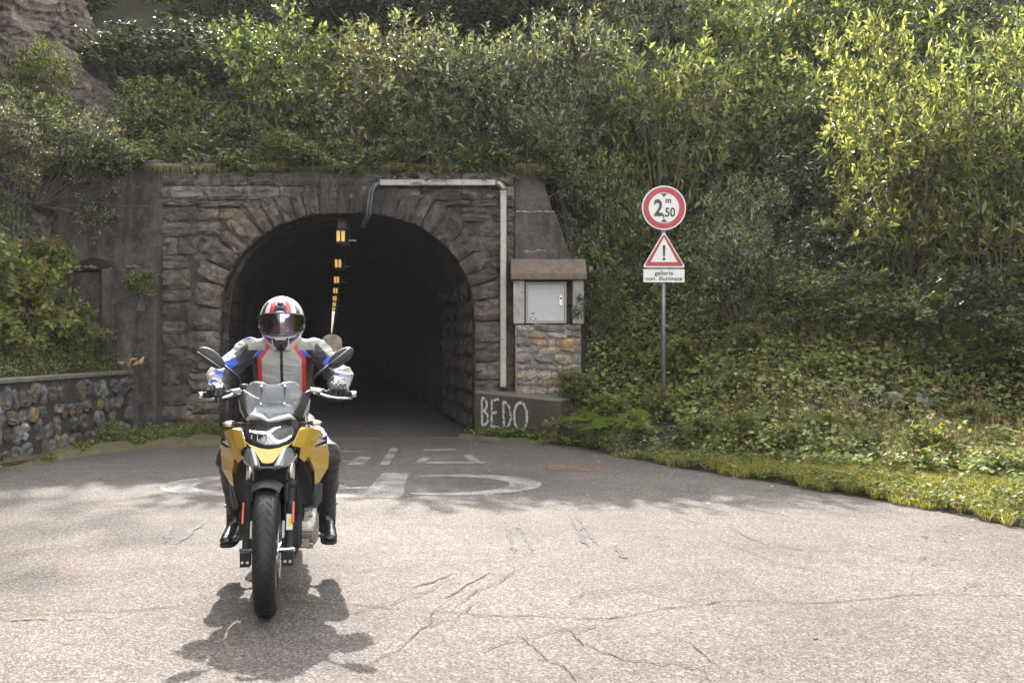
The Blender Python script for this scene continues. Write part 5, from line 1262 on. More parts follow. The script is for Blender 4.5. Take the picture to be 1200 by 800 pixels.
# dark centre: radiator, frame, engine
rad = bo(MB().box((0, .42, .60), (.30, .04, .30)), 'radiator', M['black_plastic'], bevel=.006)
fm_ = MB()
for i in range(22): fm_.box((0, .396, .47 + i * .0125), (.27, .006, .003))
fm_.obj('radiator_fins', M['engine_dark'], rad)
bo(MB().box((0, .66, .42), (.30, .42, .34)).box((.0, .62, .62), (.24, .30, .22)).tube([(-.1, .5, .25), (.1, .5, .25)], .07, 16), 'engine_block', M['engine_dark'], bevel=.02)
ec = bo(MB().lathe([(.0001, .240), (.07, .237), (.098, .224), (.108, .205), (.112, .18), (.112, .13)], 28, 'x', (0, .60, .345)).box((.15, .60, .345), (.08, .20, .21)), 'engine_cover', M['engine_metal'], smooth=False, bevel=.008)
for k in range(8):
    a = 2 * math.pi * k / 8; MB().lathe([(.0001, .010), (.008, .010), (.009, 0), (.009, -.03)], 8, 'x', (.200, .60 + .118 * math.cos(a), .345 + .118 * math.sin(a))).obj('cover_bolt', M['engine_metal'], ec)
for k in range(5): MB().box((.226, .60, .28 + k * .032), (.02, .15 - .02 * abs(k - 2), .006)).obj('cover_rib', M['engine_metal'], ec)
bo(MB().lathe([(.0001, -.215), (.07, -.212), (.09, -.2), (.092, -.16)], 24, 'x', (0, .66, .36)), 'clutch_cover', M['engine_dark'], smooth=True)
fr_ = MB()
for sd in (-1, 1):
    fr_.tube([(sd * .05, .36, .92), (sd * .13, .60, .78), (sd * .14, .95, .60), (sd * .12, 1.05, .38)], .018, 10); fr_.tube([(sd * .05, .38, .88), (sd * .15, .46, .62), (sd * .15, .52, .36), (sd * .10, .80, .235), (sd * .08, 1.02, .28)], .014, 8)
    fr_.tube([(sd * .10, .98, .62), (sd * .11, 1.45, .80), (sd * .09, 1.85, .88)], .014, 8)
bo(fr_, 'frame', M['engine_dark'], smooth=True)
bo(MB().tube([(-.09, 1.0, .36), (-.10, 1.56, .325)], [.035, .025], 10).tube([(.09, 1.0, .36), (.10, 1.56, .325)], [.035, .025], 10), 'swingarm', M['engine_dark'], smooth=True)
bo(MB().tube([(-.05, .52, .40), (-.07, .47, .30), (-.02, .60, .21), (-.06, 1.0, .235), (-.14, 1.3, .42)], .024, 10), 'exhaust_pipe', M['engine_metal'], smooth=True)
bo(MB().tube([(-.15, 1.28, .42), (-.19, 1.45, .52), (-.20, 1.75, .64)], [.05, .058, .05], 14), 'silencer', M['chrome'], smooth=True)
bo(MB().box((0, .55, .215), (.20, .34, .03)), 'skid_plate', M['dark_grey'], bevel=.01)
for sd in (-1, 1): bo(MB().tube([(sd * .12, .92, .285), (sd * .20, .90, .275)], .010, 8).box((sd * .245, .90, .272), (.10, .05, .022)), 'foot_peg', M['engine_dark'], bevel=.004)
bo(MB().tube([(.14, .98, .27), (.20, .86, .25), (.235, .76, .26)], .006, 6).tube([(.225, .755, .262), (.265, .755, .262)], .009, 8), 'gear_lever', M['engine_dark'], smooth=True)
bo(MB().tube([(-.14, .98, .27), (-.19, .86, .25), (-.235, .76, .245)], .006, 6).box((-.25, .755, .25), (.04, .03, .015)), 'brake_pedal', M['engine_dark'], smooth=False)
# tank, seat, tail
tk = MB(); secs = []
for (y, w, zb_, zt_) in ((.42, .08, .80, .98), (.50, .13, .76, 1.04), (.62, .165, .74, 1.08), (.76, .165, .74, 1.07), (.88, .13, .74, .98), (.96, .10, .76, .90)):
    ring_ = []
    for k in range(16):
        a = 2 * math.pi * k / 16; cx_, sx_ = math.cos(a), math.sin(a)
        ring_.append((w * math.copysign(abs(cx_) ** .7, cx_), y, (zb_ + zt_) / 2 + (zt_ - zb_) / 2 * math.copysign(abs(sx_) ** .7, sx_)))
    secs.append(ring_)
tk.add([v for r_ in secs for v in r_], [(i * 16 + k, i * 16 + (k + 1) % 16, (i + 1) * 16 + (k + 1) % 16, (i + 1) * 16 + k) for i in range(5) for k in range(16)] + [tuple(range(16)), tuple(range(80, 96))])
bo(tk, 'fuel_tank', M['black_gloss'], smooth=True)
bo(MB().prism([(.90, .86), (1.25, .80), (1.5, .87), (1.85, .93), (1.9, .86), (1.5, .78), (1.2, .72), (.92, .76)], 'x', -.12, .12), 'seat', M['c_black'], bevel=.03, seg=3)
bo(MB().prism([(1.45, .80), (2.0, .90), (2.05, .84), (1.5, .72)], 'x', -.10, .10), 'tail_section', M['yellow'], bevel=.02)
bo(MB().box((0, 2.06, .86), (.10, .03, .05)), 'tail_light', M['orange_reflector'], bevel=.008)
# yellow bodywork panels, mirrored
def bothsides(name, pts, faces, mat, **kw):
    for mir in (False, True): shell(name, pts, faces, mat, bike, mirror=mir, **kw)
# upper arch panel: runs from beside the headlight out over the shoulder and back
bothsides('upper_cowl', [(.150, .175, .945), (.205, .23, .948), (.258, .32, .925), (.268, .46, .885), (.255, .60, .87), (.155, .28, .950), (.15, .55, .93),
                         (.118, .12, .862), (.165, .17, .845), (.205, .24, .875), (.262, .42, .872)],
           [(0, 1, 8, 7), (1, 2, 9, 8), (2, 3, 10, 9), (0, 5, 2, 1), (5, 6, 4, 3), (5, 3, 2)], M['yellow'], thick=.010, bevel=.006)
# inner spear panel
bothsides('spear_panel', [(.198, .245, .918), (.168, .185, .873), (.150, .20, .79), (.175, .25, .76), (.212, .27, .82), (.248, .34, .885)], [(0, 1, 2), (0, 2, 3), (0, 3, 4), (0, 4, 5)], M['yellow'], thick=.006, bevel=.003)
bothsides('air_intake', [(.245, .335, .882), (.210, .275, .815), (.232, .33, .845), (.285, .44, .86)], [(0, 1, 2, 3)], M['silver_panel'], thick=.005, bevel=.002)
bothsides('intake_shadow_panel', [(.235, .37, .865), (.225, .35, .83), (.290, .46, .84), (.288, .46, .885)], [(0, 1, 2, 3)], M['black_plastic'], thick=.01, bevel=.002)
# lower side panels
bothsides('side_panel', [(.178, .28, .805), (.230, .33, .835), (.292, .46, .835), (.300, .52, .78), (.295, .52, .70), (.245, .50, .615), (.222, .44, .617), (.223, .38, .70), (.205, .33, .755)],
           [(0, 1, 8), (1, 2, 3, 8), (8, 3, 4, 7), (7, 4, 5, 6)], M['yellow'], thick=.006, bevel=.004)
bothsides('inner_panel', [(.176, .285, .80), (.203, .335, .75), (.220, .385, .695), (.205, .42, .685), (.185, .37, .74)], [(0, 1, 4), (1, 2, 3, 4)], M['gold_dull'], thick=.005, bevel=.002)
bothsides('lower_panel', [(.222, .44, .612), (.246, .50, .612), (.262, .56, .60), (.258, .56, .50), (.225, .50, .465), (.195, .47, .49)], [(0, 1, 4, 5), (1, 2, 3, 4)], M['dark_grey'], thick=.006, bevel=.003)
bothsides('cooling_duct', [(.16, .32, .78), (.21, .40, .68), (.21, .43, .58), (.18, .46, .50), (.13, .42, .50), (.12, .36, .70)], [(0, 1, 2, 5), (5, 2, 3, 4)], M['black_plastic'], thick=.006, bevel=.003)
bothsides('duct_fin', [(.155, .24, .772), (.205, .28, .765), (.20, .33, .775), (.15, .3, .785)], [(0, 1, 2, 3)], M['dark_grey'], thick=.008, bevel=.003)
# beak
bk = shell('beak', [(-.105, .13, .872), (-.05, .10, .855), (0, .085, .848), (.05, .10, .855), (.105, .13, .872), (-.078, .09, .845), (.078, .09, .845), (-.028, .005, .788), (.028, .005, .788), (0, .0, .784), (-.15, .16, .905), (.15, .16, .905)],
           [(0, 1, 5), (1, 2, 9, 7), (5, 1, 7), (2, 3, 8, 9), (3, 6, 8), (3, 4, 6), (10, 0, 5), (4, 11, 6)], M['yellow'], bike, .006, .004)
for mir in (False, True):
    shell('beak_side', [(.082, .075, .862), (.112, .095, .855), (.137, .12, .80), (.080, .01, .768), (.034, -.022, .772), (.05, .02, .81)], [(0, 1, 2, 3), (0, 3, 5), (5, 3, 4)], M['grey_panel'], bike, .006, .003, mirror=mir)
    shell('beak_flash', [(.074, .060, .858), (.092, .066, .858), (.062, -.006, .778), (.044, -.010, .776)], [(0, 1, 2, 3)], M['silver_panel'], bike, .004, .002, mirror=mir)
    shell('beak_wing', [(.137, .115, .805), (.145, .14, .815), (.125, .10, .775), (.078, .02, .760)], [(0, 1, 2, 3)], M['silver_panel'], bike, .004, .002, mirror=mir)
shell('beak_tip', [(-.08, .005, .765), (-.034, -.03, .772), (.034, -.03, .772), (.08, .005, .765), (.04, -.025, .752), (.018, -.03, .762), (-.018, -.03, .762), (-.04, -.025, .752)], [(0, 1, 7), (1, 2, 5, 6), (1, 6, 7), (2, 4, 5), (2, 3, 4)], M['dark_grey'], bike, .012, .003)
shell('beak_underside', [(-.12, .12, .80), (.12, .12, .80), (.06, .0, .755), (-.06, .0, .755), (.1, .30, .78), (-.1, .30, .78)], [(0, 1, 2, 3), (0, 5, 4, 1)], M['black_plastic'], bike, .006, .002)
# headlight
hp = [(-.150, .945), (-.128, .985), (-.105, 1.008), (-.06, 1.005), (-.01, .982), (.055, .988), (.118, 1.0), (.146, .965), (.146, .91), (.11, .865), (.045, .838), (-.035, .838), (-.10, .862), (-.140, .905)]
hin = [(-.122, .938), (-.108, .968), (-.09, .982), (-.055, .980), (-.01, .952), (.055, .962), (.108, .972), (.121, .950), (.120, .915), (.09, .885), (.04, .866), (-.03, .866), (-.085, .884), (-.115, .908)]
def hy(z, x=0): return .125 + (z - .84) * .45 + abs(x) * .35
n = len(hp); vs = [(x, hy(z, x), z) for x, z in hp] + [(x, hy(z, x) - .012, z) for x, z in hin] + [(x * .96, hy(z, x) + .10, z) for x, z in hp] + [(x * .98, hy(z, x) + .045, z) for x, z in hin]
hl = bo(MB().add(vs, [(i, (i + 1) % n, n + (i + 1) % n, n + i) for i in range(n)] + [(i, 2 * n + i, 2 * n + (i + 1) % n, (i + 1) % n) for i in range(n)] + [(n + i, n + (i + 1) % n, 3 * n + (i + 1) % n, 3 * n + i) for i in range(n)]), 'headlight', M['black_plastic'], bevel=.004)
MB().add([(x * .985, hy(z, x) + .045, z) for x, z in hin], [tuple(range(n))]).obj('reflector', M['reflector_inner'], hl)
def hstrip(name, pl, w, dy, mat):
    m_ = MB(); m_.tube([(x, hy(z, x) + dy, z) for x, z in pl], [(w, w * .7)] * len(pl), 8); return m_.obj(name, mat, hl, True)
hstrip('light_strip', [(-.112, .938), (-.07, .931), (-.02, .928), (.005, .938), (.032, .958), (.06, .963), (.104, .965)], .0064, .012, M['drl'])
hstrip('light_strip', [(-.012, .928), (.006, .912), (.026, .888), (.046, .880), (.08, .891), (.108, .908)], .0068, .012, M['drl'])
for i in range(7): MB().box((-.098 + i * .0155, hy(.895) + .030, .902), (.0035, .012, .036)).obj('lens_rib', M['dark_grey'] if i % 2 else M['chrome'], hl)
MB().add([(x, hy(z, x) - .006, z) for x, z in hin], [tuple(range(n))]).obj('cover_lens', M['lens'], hl)
bo(MB().tube([(-.125, .19, 1.0), (-.095, .17, 1.022), (-.05, .165, 1.018), (-.01, .16, .994), (.04, .165, 1.002), (.10, .175, 1.016), (.128, .19, 1.0)], [.008, .016, .014, .008, .014, .014, .008], 8), 'headlight_brow', M['silver_panel'], smooth=True)
# nose behind the headlight and instrument cluster
bo(MB().prism([(.22, .86), (.20, 1.0), (.28, 1.03), (.45, 1.06), (.47, .95), (.40, .85)], 'x', -.11, .11), 'nose_frame', M['black_plastic'], bevel=.015)
bo(MB().box((0, .50, 1.115), (.17, .02, .10), Matrix.Rotation(R(-28), 3, 'X')), 'instrument_display', M['black_gloss'], bevel=.008)
# windscreen
ws = [[(-.120, .45, 1.203), (-.060, .44, 1.186), (-.005, .437, 1.176), (.055, .44, 1.188), (.112, .45, 1.203)],
      [(-.172, .43, 1.150), (-.085, .40, 1.150), (-.005, .392, 1.148), (.078, .40, 1.150), (.158, .43, 1.150)],
      [(-.165, .38, 1.09), (-.09, .345, 1.09), (-.005, .335, 1.09), (.082, .345, 1.09), (.153, .38, 1.09)],
      [(-.140, .31, 1.035), (-.08, .28, 1.032), (-.02, .27, 1.022), (.06, .275, 1.018), (.118, .30, 1.028)],
      [(-.120, .27, 1.012), (-.07, .24, 1.006), (-.015, .22, .99), (.05, .225, .996), (.10, .25, 1.008)]]
shell('windscreen', [p for r_ in ws for p in r_], [(i * 5 + j, i * 5 + j + 1, (i + 1) * 5 + j + 1, (i + 1) * 5 + j) for i in range(4) for j in range(4)], M['screen'], bike, .004, 0, 2, True)
for sx, zz in ((-.068, 1.168), (.060, 1.168), (-.065, 1.072), (.062, 1.072)): bo(MB().lathe([(.0001, -.008), (.008, -.006), (.010, 0), (.010, .010)], 12, 'y', (sx, .395 if zz > 1.1 else .325, zz)), 'screen_bolt', M['chrome'], smooth=True)
for sx in (-.066, .061): bo(MB().tube([(sx, .345, 1.065), (sx, .415, 1.17)], [(.011, .004)] * 2, 6), 'screen_bracket', M['dark_grey'])
for mir in (False, True):
    shell('side_deflector', [(.160, .40, 1.135), (.196, .46, 1.095), (.175, .40, 1.04), (.150, .36, .995), (.118, .30, 1.012), (.142, .345, 1.075)], [(0, 1, 2, 5), (5, 2, 3, 4)], M['dark_grey'], bike, .005, .003, mirror=mir)
    shell('deflector_edge', [(.197, .462, 1.092), (.190, .46, 1.03), (.160, .40, .992), (.174, .398, 1.04)], [(0, 1, 2, 3)], M['silver_panel'], bike, .004, .002, mirror=mir)
# turn signals
for sd in (-1, 1):
    ts = bo(MB().tube([(sd * .14, .32, .968), (sd * .20, .33, .968)], .008, 8).tube([(sd * .195, .33, .968), (sd * .21, .33, .968), (sd * .245, .34, .967), (sd * .272, .35, .966)], [.009, .017, .016, .006], 12), 'turn_signal', M['dark_grey'], smooth=True)
    MB().ell((sd * .235, .324, .968), (.030, .010, .013), None, 14, 8).obj('signal_lens', M['chrome'], ts, True)
# handlebar, grips, levers
hb_pts = [(-.445, .70, 1.108), (-.30, .665, 1.118), (-.20, .625, 1.135), (-.12, .58, 1.09), (-.05, .56, 1.07), (.05, .56, 1.07), (.12, .58, 1.09), (.20, .625, 1.135), (.30, .665, 1.118), (.445, .70, 1.108)]
hbar = bo(MB().tube(hb_pts, .012, 12), 'handlebar', M['dark_grey'], smooth=True)
for sd in (-1, 1):
    MB().tube([(sd * .285, .661, 1.119), (sd * .42, .694, 1.110)], .0175, 14).obj('grip', M['black_plastic'], hbar, True)
    MB().tube([(sd * .42, .694, 1.110), (sd * .452, .702, 1.107)], [.016, .019], 14).obj('bar_end', M['chrome'], hbar, True)
    MB().tube([(sd * .225, .625, 1.118), (sd * .27, .59, 1.105), (sd * .34, .592, 1.092), (sd * .43, .625, 1.085)], [.010, .008, .007, .006], 8).obj('lever', M['chrome'], hbar, True)
    MB().box((sd * .225, .635, 1.128), (.045, .045, .03)).tube([(sd * .19, .60, 1.14), (sd * .25, .615, 1.13)], .016, 10).obj('lever_clamp', M['chrome'], hbar, bevel=.004)
    MB().box((sd * .255, .665, 1.122), (.035, .04, .04)).obj('switch_gear', M['black_plastic'], hbar, bevel=.006)
    MB().tube([(sd * .19, .60, 1.13), (sd * .15, .53, 1.12), (sd * .10, .47, 1.02)], .006, 6).obj('cable', M['black_plastic'], hbar, True)
MB().lathe([(.0001, 0), (.022, 0), (.024, .03), (.0001, .03)], 14, 'z', (-.185, .60, 1.145)).obj('fluid_reservoir', M['dark_grey'], hbar, True)
# mirrors
for sd in (-1, 1):
    mr = bo(MB().tube([(sd * .205, .63, 1.135), (sd * .205, .62, 1.19), (sd * .215, .61, 1.215), (sd * .30, .60, 1.283)], [.006, .006, .007, .007], 8), 'mirror', M['black_plastic'], smooth=True)
    ax = Vector((sd * .80, 0, .60)).normalized(); rot = Matrix((ax, (0, 1, 0), ax.cross(Vector((0, 1, 0))))).transposed()
    c_ = Vector((sd * .365, .60, 1.325))
    MB().ell(c_, (.088, .022, .043), rot, 24, 12).obj('mirror_housing', M['dark_grey'], mr, True)
    MB().ell(c_ + Vector((0, .010, -.003)), (.080, .017, .037), rot, 24, 10).obj('mirror_glass', M['mirror_glass'], mr, True)
    MB().tube([c_ + rot @ Vector((-.085, -.012, .012)), c_ + rot @ Vector((0, -.0235, .012)), c_ + rot @ Vector((.08, -.012, .016))], .0028, 6).obj('mirror_trim', M['silver_panel'], mr, True)
for sd in (-1, 1): bo(MB().prism([(.13, .80), (.215, .74), (.222, .62), (.215, .49), (.13, .47)], 'y', .46, .54), 'radiator_shroud', M['black_plastic'], bevel=.01)

# ------------------------------------------------------------------ rider
per = empty('person', (BL[0], BL[1], 0), BR, 'rider in helmet and white, black and blue leather suit sitting on the yellow motorcycle', 'person')
bm_ = MB()
def seg(a, b, ra, rb, n=14, k=4):
    a, b = Vector(a), Vector(b); bm_.tube([a.lerp(b, i / k) for i in range(k + 1)], [ra + (rb - ra) * i / k for i in range(k + 1)], n); bm_.ell(a, (ra,) * 3, None, 12, 8); bm_.ell(b, (rb,) * 3, None, 12, 8)
# torso: stacked ellipses leaning forward
tors = [(1.26, .80, .155, .115), (1.25, .88, .165, .125), (1.22, .98, .150, .115), (1.18, 1.08, .155, .115), (1.13, 1.18, .175, .125), (1.09, 1.28, .188, .125), (1.06, 1.36, .178, .105), (1.045, 1.415, .13, .08), (1.035, 1.45, .075, .062), (1.02, 1.52, .062, .06)]
vs = []; NT_ = 24
for (y, z, rx, ry) in tors:
    for k in range(NT_):
        a = 2 * math.pi * k / NT_; ca, sa = math.cos(a), math.sin(a)
        vs.append((rx * math.copysign(abs(ca) ** .85, ca), y + ry * math.copysign(abs(sa) ** .85, sa), z))
L_ = len(tors); bm_.add(vs, [(i * NT_ + k, i * NT_ + (k + 1) % NT_, (i + 1) * NT_ + (k + 1) % NT_, (i + 1) * NT_ + k) for i in range(L_ - 1) for k in range(NT_)] + [tuple(range(NT_)), tuple(range((L_ - 1) * NT_, L_ * NT_))])
bm_.ell((0, 1.0, 1.548), (.078, .098, .118), None, 18, 12)                       # head
bm_.ell((0, .965, 1.488), (.055, .07, .07), None, 14, 10)                        # jaw
bm_.ell((0, .898, 1.522), (.013, .022, .026), None, 8, 6)                       # nose
ARM = {}
for sd in (-1, 1):
    sh, el, wr = Vector((sd * .195, 1.055, 1.375)), Vector((sd * .355, .885, 1.215)), Vector((sd * .350, .735, 1.135))
    ARM[sd] = (sh, el, wr)
    bm_.ell(sh, (.078, .085, .072), None, 14, 10); bm_.ell((sd * .115, 1.055, 1.392), (.115, .078, .052), Matrix.Rotation(R(sd * 14), 3, 'Y'), 16, 10); seg(sh, el, .073, .066); seg(el, wr, .068, .057)
    bm_.ell(el + Vector((sd * .012, .01, -.008)), (.070, .070, .068), None, 12, 8)
    hip, kn, an = Vector((sd * .10, 1.22, .87)), Vector((sd * .285, .80, .735)), Vector((sd * .272, .98, .36))
    seg(hip, kn, .105, .072); seg(kn, an, .073, .052); bm_.ell(kn + Vector((sd * .005, -.02, .0)), (.078, .072, .085), None, 14, 10)
    bm_.tube([kn.lerp(an, .15), kn.lerp(an, .45) + Vector((0, .025, 0)), kn.lerp(an, .8)], [.06, .072, .05], 12)
body = remeshed(bm_, .0056, 5, 'body')
nv_ = len(body.vertices); co = np.empty(nv_ * 3, dtype=np.float32); body.vertices.foreach_get('co', co); co = co.reshape(-1, 3)
no = np.empty(nv_ * 3, dtype=np.float32); body.vertices.foreach_get('normal', no); no = no.reshape(-1, 3)
disp = np.zeros(nv_)
for i in range(nv_):
    x, y, z = co[i]
    if z < 1.46:
        w = mnoise.noise((x * 9, y * 9, z * 15)) ; r_ = 1 - abs(mnoise.noise((x * 11 + 3, y * 11, z * 20))) * 2
        lim = abs(x) > .19 or z < 1.1; f2 = mnoise.noise((x * 20 + 7, y * 20, z * 34)); disp[i] = (.008 if lim else .004) * w + (.016 if lim and z > .95 else .006) * max(0, r_ - .5) + (.004 if lim else .0015) * f2
co += no * disp[:, None]; body.vertices.foreach_set('co', co.ravel())
SL = ['c_white', 'c_vest', 'c_black', 'c_red', 'c_blue', 'c_denim', 'skin', 'zip']
for s_ in SL: body.materials.append(M[s_])
nf = len(body.polygons); fc = np.empty(nf * 3, dtype=np.float32); body.polygons.foreach_get('center', fc); fc = fc.reshape(-1, 3)
mi = np.full(nf, 2, dtype=np.int32)
def segt(p, a, b):
    ab = b - a; t = float((p - a).dot(ab) / ab.length_squared); return t, (p - (a + ab * max(0, min(1, t)))).length
for i in range(nf):
    x, y, z = map(float, fc[i]); ax_ = abs(x); p = Vector((x, y, z))
    if z > 1.475: mi[i] = 6; continue
    if z < 1.03 and not (z > .86 and ax_ < .15 and y > 1.02): 
        # trousers: black with pale side seam patch over the knee and a blue patch at the hip
        mi[i] = 2
        if z < .70 and ax_ > .325 and .47 < z: mi[i] = 2
        if z > .80 and ax_ > .20 and 1.02 > y > .88: mi[i] = 4 if y < .97 else 0
        continue
    sd = 1 if x > 0 else -1; sh, el, wr = ARM[sd]
    t1, d1 = segt(p, sh, el); t2, d2 = segt(p, el, wr)
    arm = (t1 > .12 and d1 < .1 and ax_ > .2) or (t2 > 0 and d2 < .09)
    if arm and t2 > .12 and d2 < .095 and (t2 * .9 > 0 and d2 <= d1 + .01 or t1 > .97):
        q = mnoise.noise((x * 14, y * 14, z * 14))
        mi[i] = 0
        up_ = z - (el.lerp(wr, max(0, min(1, t2)))).z
        if up_ > -.01 and .30 < t2 < .95 and abs(x - sd * .352) < .045 + .02 * q and (int((t2 * 3.2 + x * 20 * sd)) % 2 == 0): mi[i] = 4
        if x * sd < .325: mi[i] = 2
    elif arm:
        mi[i] = 0
        inner = (p - sh.lerp(el, max(0, min(1, t1)))); fwd = -inner.y; upw = inner.z + inner.x * sd * .8
        if fwd > .004 and upw < .052 and t1 < .60: mi[i] = 2
        if upw < -.01: mi[i] = 2
        if .60 < t1 < .86 and fwd > -.01 and upw > -.02: mi[i] = 4
    else:
        if z > 1.435: mi[i] = 5
        elif z > 1.37 and ax_ > .10: 
            mi[i] = 0
        elif y > 1.12 + (1.2 - z) * .35: mi[i] = 0 if z > 1.3 else 2
        else:
            wv = .120 - .75 * max(0, z - 1.315) ** 1.0 + .0 * (z < 1.2) + (-.02 if z < 1.12 else 0)
            if ax_ < wv: mi[i] = 1
            elif ax_ < wv + .026: mi[i] = 3
            elif z > 1.325 and ax_ < wv + .062: mi[i] = 4 if ax_ < wv + .055 else 0
            else: mi[i] = 2
            if ax_ < .0085 and z < 1.375: mi[i] = 7
            if 1.385 < z: mi[i] = 1 if ax_ < .07 else 3 if ax_ < .095 else 0
body.polygons.foreach_set('material_index', mi); body.polygons.foreach_set('use_smooth', [True] * nf); body.update()
bodyo = link('body', body, per)
# eyes on the face
for sd in (-1, 1):
    MB().ell((sd * .030, .911, 1.545), (.014, .008, .007), None, 10, 8).obj('eye', M['sign_white'], per, True)
    MB().ell((sd * .030, .9045, 1.545), (.006, .004, .006), None, 8, 6).obj('pupil', M['eye'], per, True)
    MB().tube([(sd * .014, .905, 1.563), (sd * .032, .903, 1.567), (sd * .048, .91, 1.561)], .003, 6).obj('eyebrow', M['eye'], per, True)
MB().ell((0, .903, 1.488), (.024, .008, .006), None, 12, 8).obj('mouth', M['c_red'], per, True)
# collar and scarf
sc = MB()
for k, (rr_, zz, th_) in enumerate(((.092, 1.432, .020), (.082, 1.452, .016))):
    sc.tube([(rr_ * math.cos(a), 1.02 + rr_ * .95 * math.sin(a), zz + .012 * math.sin(a)) for a in np.linspace(0, 2 * math.pi, 25)], [th_ * (1 + .2 * math.sin(i * 2.1)) for i in range(25)], 8)
sc.obj('scarf', M['c_denim'], per, True)
# zip pull, chest seams


# helmet
hm = MB(); NU, NV = 48, 30; hc = Vector((0, 1.0, 1.560)); vs = []; fsl = []
def helm_pt(u, v, k=1.0):
    """u angle around (0 = front -Y), v from 0 top to 1 bottom rim"""
    th = v * R(150); s_, c_ = math.sin(th), math.cos(th)
    x = .136 * s_ * math.sin(u); y = -.165 * s_ * math.cos(u); z = .142 * c_ if c_ > 0 else .228 * c_
    if math.cos(u) > 0 and c_ < 0: y *= 1 + .10 * (-c_) * math.cos(u)     # chin bar reaches forward
    if c_ < -.45: x *= 1 - .28 * (-c_ - .45); y *= 1 - .20 * (-c_ - .45)
    return hc + Vector((x, y + .0, z)) * k
for j in range(NV + 1):
    for i in range(NU): vs.append(helm_pt(2 * math.pi * i / NU, j / NV))
def vis_open(u, v):
    uu = (u + math.pi) % (2 * math.pi) - math.pi; z = helm_pt(u, v).z - hc.z
    return abs(uu) < R(80) and -.098 + .022 * (abs(uu) / 1.3) ** 2 < z < .026 - .012 * (abs(uu) / 1.3) ** 2
HS = ['h_white', 'h_red', 'h_blue', 'h_black']
for j in range(NV):
    for i in range(NU):
        u, v = 2 * math.pi * (i + .5) / NU, (j + .5) / NV
        if vis_open(u, v): continue
        p = helm_pt(u, v) - hc; uu = (u + math.pi) % (2 * math.pi) - math.pi; m = 0
        if abs(uu) < R(26) and -.125 > p.z: m = 3
        elif p.z < -.12 and abs(uu) < R(66): m = 0
        elif p.z > .03 and R(16) < abs(uu) < R(27) and p.z < .105: m = 1
        elif p.z > .03 and R(48) < abs(uu) < R(62): m = 3 if p.z < .10 else 0
        elif R(70) < abs(uu) < R(110) and p.z < .0: m = 3 if (p.z > -.03) else 0
        hm.add([vs[j * NU + i], vs[j * NU + (i + 1) % NU], vs[(j + 1) * NU + (i + 1) % NU], vs[(j + 1) * NU + i]], [(0, 1, 2, 3)], m)
me = hm.mesh('helmet', [M[q] for q in HS], fix=False); b_ = bmesh.new(); b_.from_mesh(me); bmesh.ops.remove_doubles(b_, verts=b_.verts, dist=.0005); bmesh.ops.recalc_face_normals(b_, faces=b_.faces); b_.to_mesh(me); b_.free()
hel = link('helmet', me, per, None, True); s_ = hel.modifiers.new('s', 'SOLIDIFY'); s_.thickness = .018; s_.offset = -1
q_ = hel.modifiers.new('q', 'SUBSURF'); q_.levels = 1; q_.render_levels = 1
vm = MB(); NUv, NVv = 28, 8; vv = []
for j in range(NVv + 1):
    for i in range(NUv + 1):
        uu = R(-86 + 172 * i / NUv); zt_, zb__ = .032 - .012 * (uu / 1.3) ** 2, -.106 + .026 * (uu / 1.3) ** 2
        z = zt_ + (zb__ - zt_) * j / NVv
        rx, ry = .1375, .170; cz = (1 - (z / (.142 if z > 0 else .228)) ** 2) ** .5; fwd = 1 + (.10 * (-z / .228) * math.cos(uu) if z < 0 else 0)
        vv.append(hc + Vector((rx * cz * math.sin(uu), -ry * cz * math.cos(uu) * fwd, z)))
vm.add(vv, [(j * (NUv + 1) + i, j * (NUv + 1) + i + 1, (j + 1) * (NUv + 1) + i + 1, (j + 1) * (NUv + 1) + i) for j in range(NVv) for i in range(NUv)])
vm.obj('visor', M['visor'], hel, True)
rimp = [vv[i] for i in range(NUv + 1)] + [vv[(j) * (NUv + 1) + NUv] for j in range(1, NVv + 1)] + [vv[NVv * (NUv + 1) + i] for i in range(NUv - 1, -1, -1)] + [vv[j * (NUv + 1)] for j in range(NVv - 1, -1, -1)]
MB().tube(rimp, .0045, 6).obj('visor_seal', M['h_black'], hel, True)
def hv(uu, z, lift=0.0):
    rx, ry = .137 + lift, .166 + lift; cz = max(.02, 1 - (z / (.142 if z > 0 else .228)) ** 2) ** .5; fwd = 1 + (.10 * (-z / .228) * math.cos(uu) if z < 0 else 0)
    k = 1 - .28 * max(0, (-z / .228) - .45); return hc + Vector((rx * cz * math.sin(uu) * k, -ry * cz * math.cos(uu) * fwd * (1 - .2 * max(0, (-z / .228) - .45)), z))
def patch(name, uz, mat, lift, th, par=hel):
    n = len(uz); c0 = (sum(a for a, b in uz) / n, sum(b for a, b in uz) / n); vs = [hv(R(c0[0]), c0[1], lift + th)] + [hv(R(a), b, lift) for a, b in uz] 
    return MB().add(vs, [(0, 1 + i, 1 + (i + 1) % n) for i in range(n)]).obj(name, mat, par)
patch('top_vent', [(-17, .036), (17, .036), (16, .075), (10, .09), (-10, .09), (-16, .075)], M['h_black'], .001, .012)
MB().ell(hv(0, .092, .004), (.020, .020, .012), None, 14, 8).obj('vent_knob', M['grey_panel'], hel, True)
MB().tube([hv(R(-9), .062, .012), hv(0, .060, .016), hv(R(9), .062, .012)], .004, 6).obj('vent_slot', M['sign_black'], hel, True)
patch('chin_vent', [(-24, -.116), (24, -.116), (28, -.165), (17, -.190), (-17, -.190), (-28, -.165)], M['h_black'], .001, .012)
